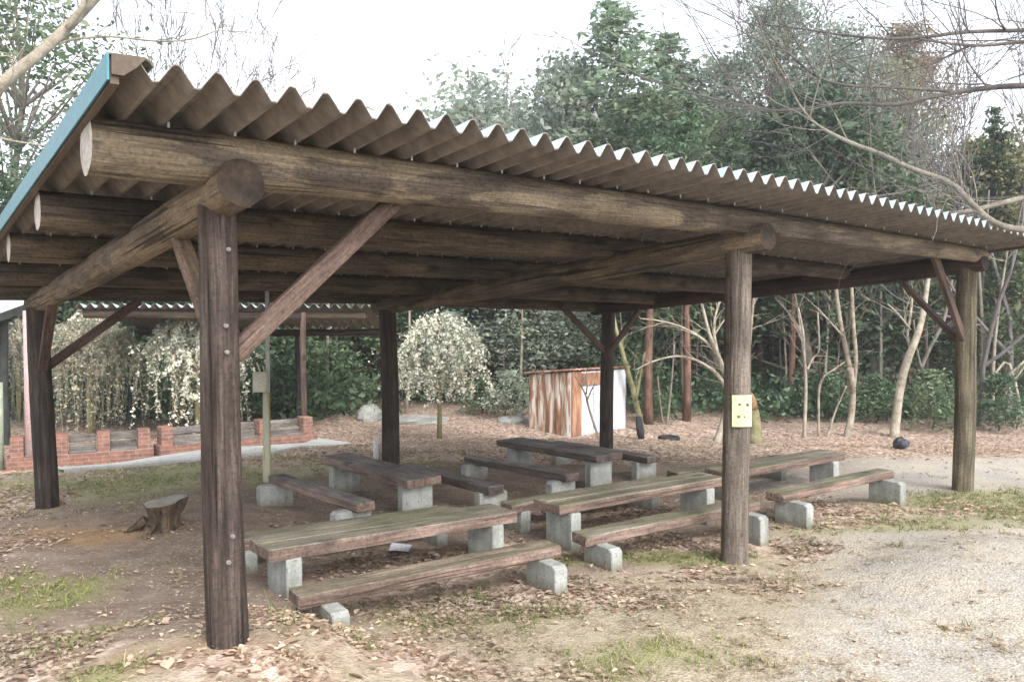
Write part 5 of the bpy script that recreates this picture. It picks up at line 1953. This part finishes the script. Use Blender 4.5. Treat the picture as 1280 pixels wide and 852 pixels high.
def leaf_litter():
    P, rng = scatter(95000, 2.2, 23, 7, 'leaf', 90)
    P3, _ = scatter(26000, 2.2, 12, 5, 'any', 94)
    nf = len(P3)
    P = np.concatenate([P, P3])
    n = len(P)
    s = .036*np.exp(rng.normal(0, .32, n))
    s[-nf:] *= rng.uniform(.2, .75, nf)
    s = s[:, None]
    a = rng.uniform(0, 2*PI, n)
    ux = np.stack([np.cos(a), np.sin(a), rng.normal(0, .16, n)], 1)
    ux /= np.linalg.norm(ux, axis=1, keepdims=True)
    uz = np.stack([rng.normal(0, .2, n), rng.normal(0, .2, n), np.ones(n)], 1)
    uy = np.cross(uz, ux)
    uy /= np.linalg.norm(uy, axis=1, keepdims=True)
    uz = np.cross(ux, uy)
    c = P+np.array([0, 0, .006])+np.abs(rng.normal(0, .008, (n, 1)))*np.array([0, 0, 1])
    cu = rng.uniform(.02, .2, n)[:, None]
    # six corners: a leaf folded along its midrib
    pts = [(-.5, 0, .10), (-.18, -.3, 1), (.22, -.24, .8), (.55, 0, .25), (.22, .24, .8), (-.18, .3, 1)]
    V = np.stack([c+ux*s*p+uy*s*q+uz*s*(w*cu*(1 if q else .3)) for p, q, w in pts], 1)
    me = bpy.data.meshes.new('leaf_litter')
    me.vertices.add(n*6)
    me.vertices.foreach_set('co', V.reshape(-1).astype(np.float32))
    idx = (np.arange(n)[:, None]*6+np.array([0, 1, 2, 3, 0, 3, 4, 5])[None, :]).reshape(-1)
    me.loops.add(len(idx))
    me.loops.foreach_set('vertex_index', idx.astype(np.int32))
    me.polygons.add(2*n)
    me.polygons.foreach_set('loop_start', np.arange(0, 8*n, 4, dtype=np.int32))
    me.polygons.foreach_set('loop_total', np.full(2*n, 4, np.int32))
    me.update(calc_edges=True)
    o = link('leaf_litter', me, 'dry_leaf')
    tag(o, 'dry brown fallen leaves lying over the ground', 'leaves', None, 'stuff')


leaf_litter()


def dry_straw():
    P, rng = scatter(42000, 2.2, 10, 4.5, 'straw', 96)
    n = len(P)
    a = rng.uniform(0, 2*PI, n)
    h = .03*np.exp(rng.normal(0, .45, n))[:, None]
    w = .0016*np.exp(rng.normal(0, .3, n))[:, None]
    ux = np.stack([np.cos(a), np.sin(a), rng.normal(.08, .14, n)], 1)
    uy = np.stack([-np.sin(a), np.cos(a), np.zeros(n)], 1)
    b = P+np.array([0, 0, .004])
    V = np.stack([b-uy*w, b+uy*w, b+ux*h+uy*w*.4, b+ux*h-uy*w*.4], 1)
    o = link('dry_grass', cards_mesh('dry_grass', V), 'straw')
    tag(o, 'thin dry straw-coloured grass lying on the ground', 'grass', None, 'stuff')


dry_straw()


def grass_blades():
    P, rng = scatter(15000, 2.2, 15, 6, 'grass', 91)
    k = rng.integers(2, 9, len(P))
    tall = np.repeat(np.exp(rng.normal(0, .35, len(P))), k)
    P = np.repeat(P, k, 0)
    n = len(P)
    P[:, :2] += rng.normal(0, .012, (n, 2))
    a = rng.uniform(0, 2*PI, n)
    h = .024*np.exp(rng.normal(0, .35, n))*tall
    w = .0035*np.exp(rng.normal(0, .25, n))
    ux = np.stack([np.cos(a), np.sin(a), np.zeros(n)], 1)
    ln = np.stack([rng.normal(0, .7, n), rng.normal(0, .7, n), np.ones(n)], 1)
    b = P+np.array([0, 0, -.004])
    t_ = b+ln*h[:, None]
    V = np.stack([b-ux*w[:, None], b+ux*w[:, None], t_+ux*w[:, None]*.3, t_-ux*w[:, None]*.3], 1)
    o = link('grass', cards_mesh('grass', V), 'grass')
    tag(o, 'thin short grass in patches', 'grass', None, 'stuff')


grass_blades()


def loose_stones():
    P1_, rng = scatter(4500, 2.4, 9, 4, 'gravel', 92)
    P2_, _ = scatter(2500, 3, 11, 6, 'dirt', 93)
    P = np.concatenate([P1_, P2_])
    n = len(P)
    base = np.array([(1, 0, 0), (0, 1, 0), (-1, 0, 0), (0, -1, 0), (0, 0, 1), (0, 0, -1)], float)
    tri = [(0, 1, 4), (1, 2, 4), (2, 3, 4), (3, 0, 4), (1, 0, 5), (2, 1, 5), (3, 2, 5), (0, 3, 5)]
    s = .0055*np.exp(rng.normal(0, .4, n))[:, None, None]
    V = base[None]*s*(1+rng.normal(0, .25, (n, 6, 3)))*np.array([1, 1, .6])+P[:, None, :]
    me = bpy.data.meshes.new('gravel')
    me.vertices.add(n*6)
    me.vertices.foreach_set('co', V.reshape(-1).astype(np.float32))
    idx = (np.arange(n)[:, None]*6+np.array(tri).reshape(-1)[None, :]).reshape(-1)
    me.loops.add(len(idx))
    me.loops.foreach_set('vertex_index', idx.astype(np.int32))
    me.polygons.add(8*n)
    me.polygons.foreach_set('loop_start', np.arange(0, 24*n, 3, dtype=np.int32))
    me.polygons.foreach_set('loop_total', np.full(8*n, 3, np.int32))
    me.update(calc_edges=True)
    o = link('gravel', me, 'gravel')
    tag(o, 'loose pale stones on gravel and earth', 'gravel', None, 'stuff')


loose_stones()

# ------------------------------------------------------------------ light: bright overcast
wd = bpy.data.worlds.new('World')
SC.world = wd
wd.use_nodes = True
t = wd.node_tree
bg = t.nodes['Background']
sky = t.nodes.new('ShaderNodeTexSky')
sky.sky_type = 'NISHITA'
sky.sun_disc = False
EL_, AZ_ = R_(40), math.atan2(FW[0], FW[1])+R_(150)
sky.sun_elevation = EL_
sky.sun_rotation = AZ_
sky.air_density = 1.0
sky.dust_density = 3.0
sky.ozone_density = 1.0
hs = t.nodes.new('ShaderNodeHueSaturation')
hs.inputs['Saturation'].default_value = .27
t.links.new(sky.outputs[0], hs.inputs['Color'])
t.links.new(hs.outputs[0], bg.inputs['Color'])
bg.inputs['Strength'].default_value = .15
sun = bpy.data.lights.new('sun', 'SUN')
sun.energy = .55
sun.angle = R_(25)
sun.color = (1, .98, .95)
so = bpy.data.objects.new('sun', sun)
COL.objects.link(so)
sd = Vector((math.sin(AZ_)*math.cos(EL_), math.cos(AZ_)*math.cos(EL_), math.sin(EL_)))
so.rotation_mode = 'QUATERNION'
so.rotation_quaternion = sd.to_track_quat('Z', 'Y')
so.location = (0, 0, 30)

# added box of even scatter, lifting the dark wood like veiling glare
hz = bpy.data.materials.new('glare_veil')
hz.use_nodes = True
ht_ = hz.node_tree
ht_.nodes.remove(ht_.nodes['Principled BSDF'])
pv = ht_.nodes.new('ShaderNodeVolumePrincipled')
pv.inputs['Color'].default_value = (.93, .96, 1, 1)
pv.inputs['Density'].default_value = .0014
pv.inputs['Anisotropy'].default_value = .2
ht_.links.new(pv.outputs[0], ht_.nodes['Material Output'].inputs['Volume'])
mb = MB()
x0, x1, y0, y1 = GX[0]-1, GX[-1]+1, GY[0]-1, GY[-1]+1
z0, z1 = ZZ.min()-1, 17.0
mb.box(((x0+x1)/2, (y0+y1)/2, (z0+z1)/2), (x1-x0, y1-y0, z1-z0), bev=.001)
o = link('glare_box', mb.mesh('glare_box'), hz)
tag(o, 'added thin veil imitating lens glare over the clearing', kind='stuff')
SC.cycles.volume_bounces = 1

SC.view_settings.view_transform = 'Standard'
SC.view_settings.look = 'None'
SC.view_settings.gamma = 1
SC.view_settings.exposure = 1.65
SC.render.engine = 'CYCLES'
SC.cycles.max_bounces = 8
SC.cycles.diffuse_bounces = 4
SC.cycles.glossy_bounces = 2
SC.cycles.transmission_bounces = 4
SC.cycles.use_denoising = True
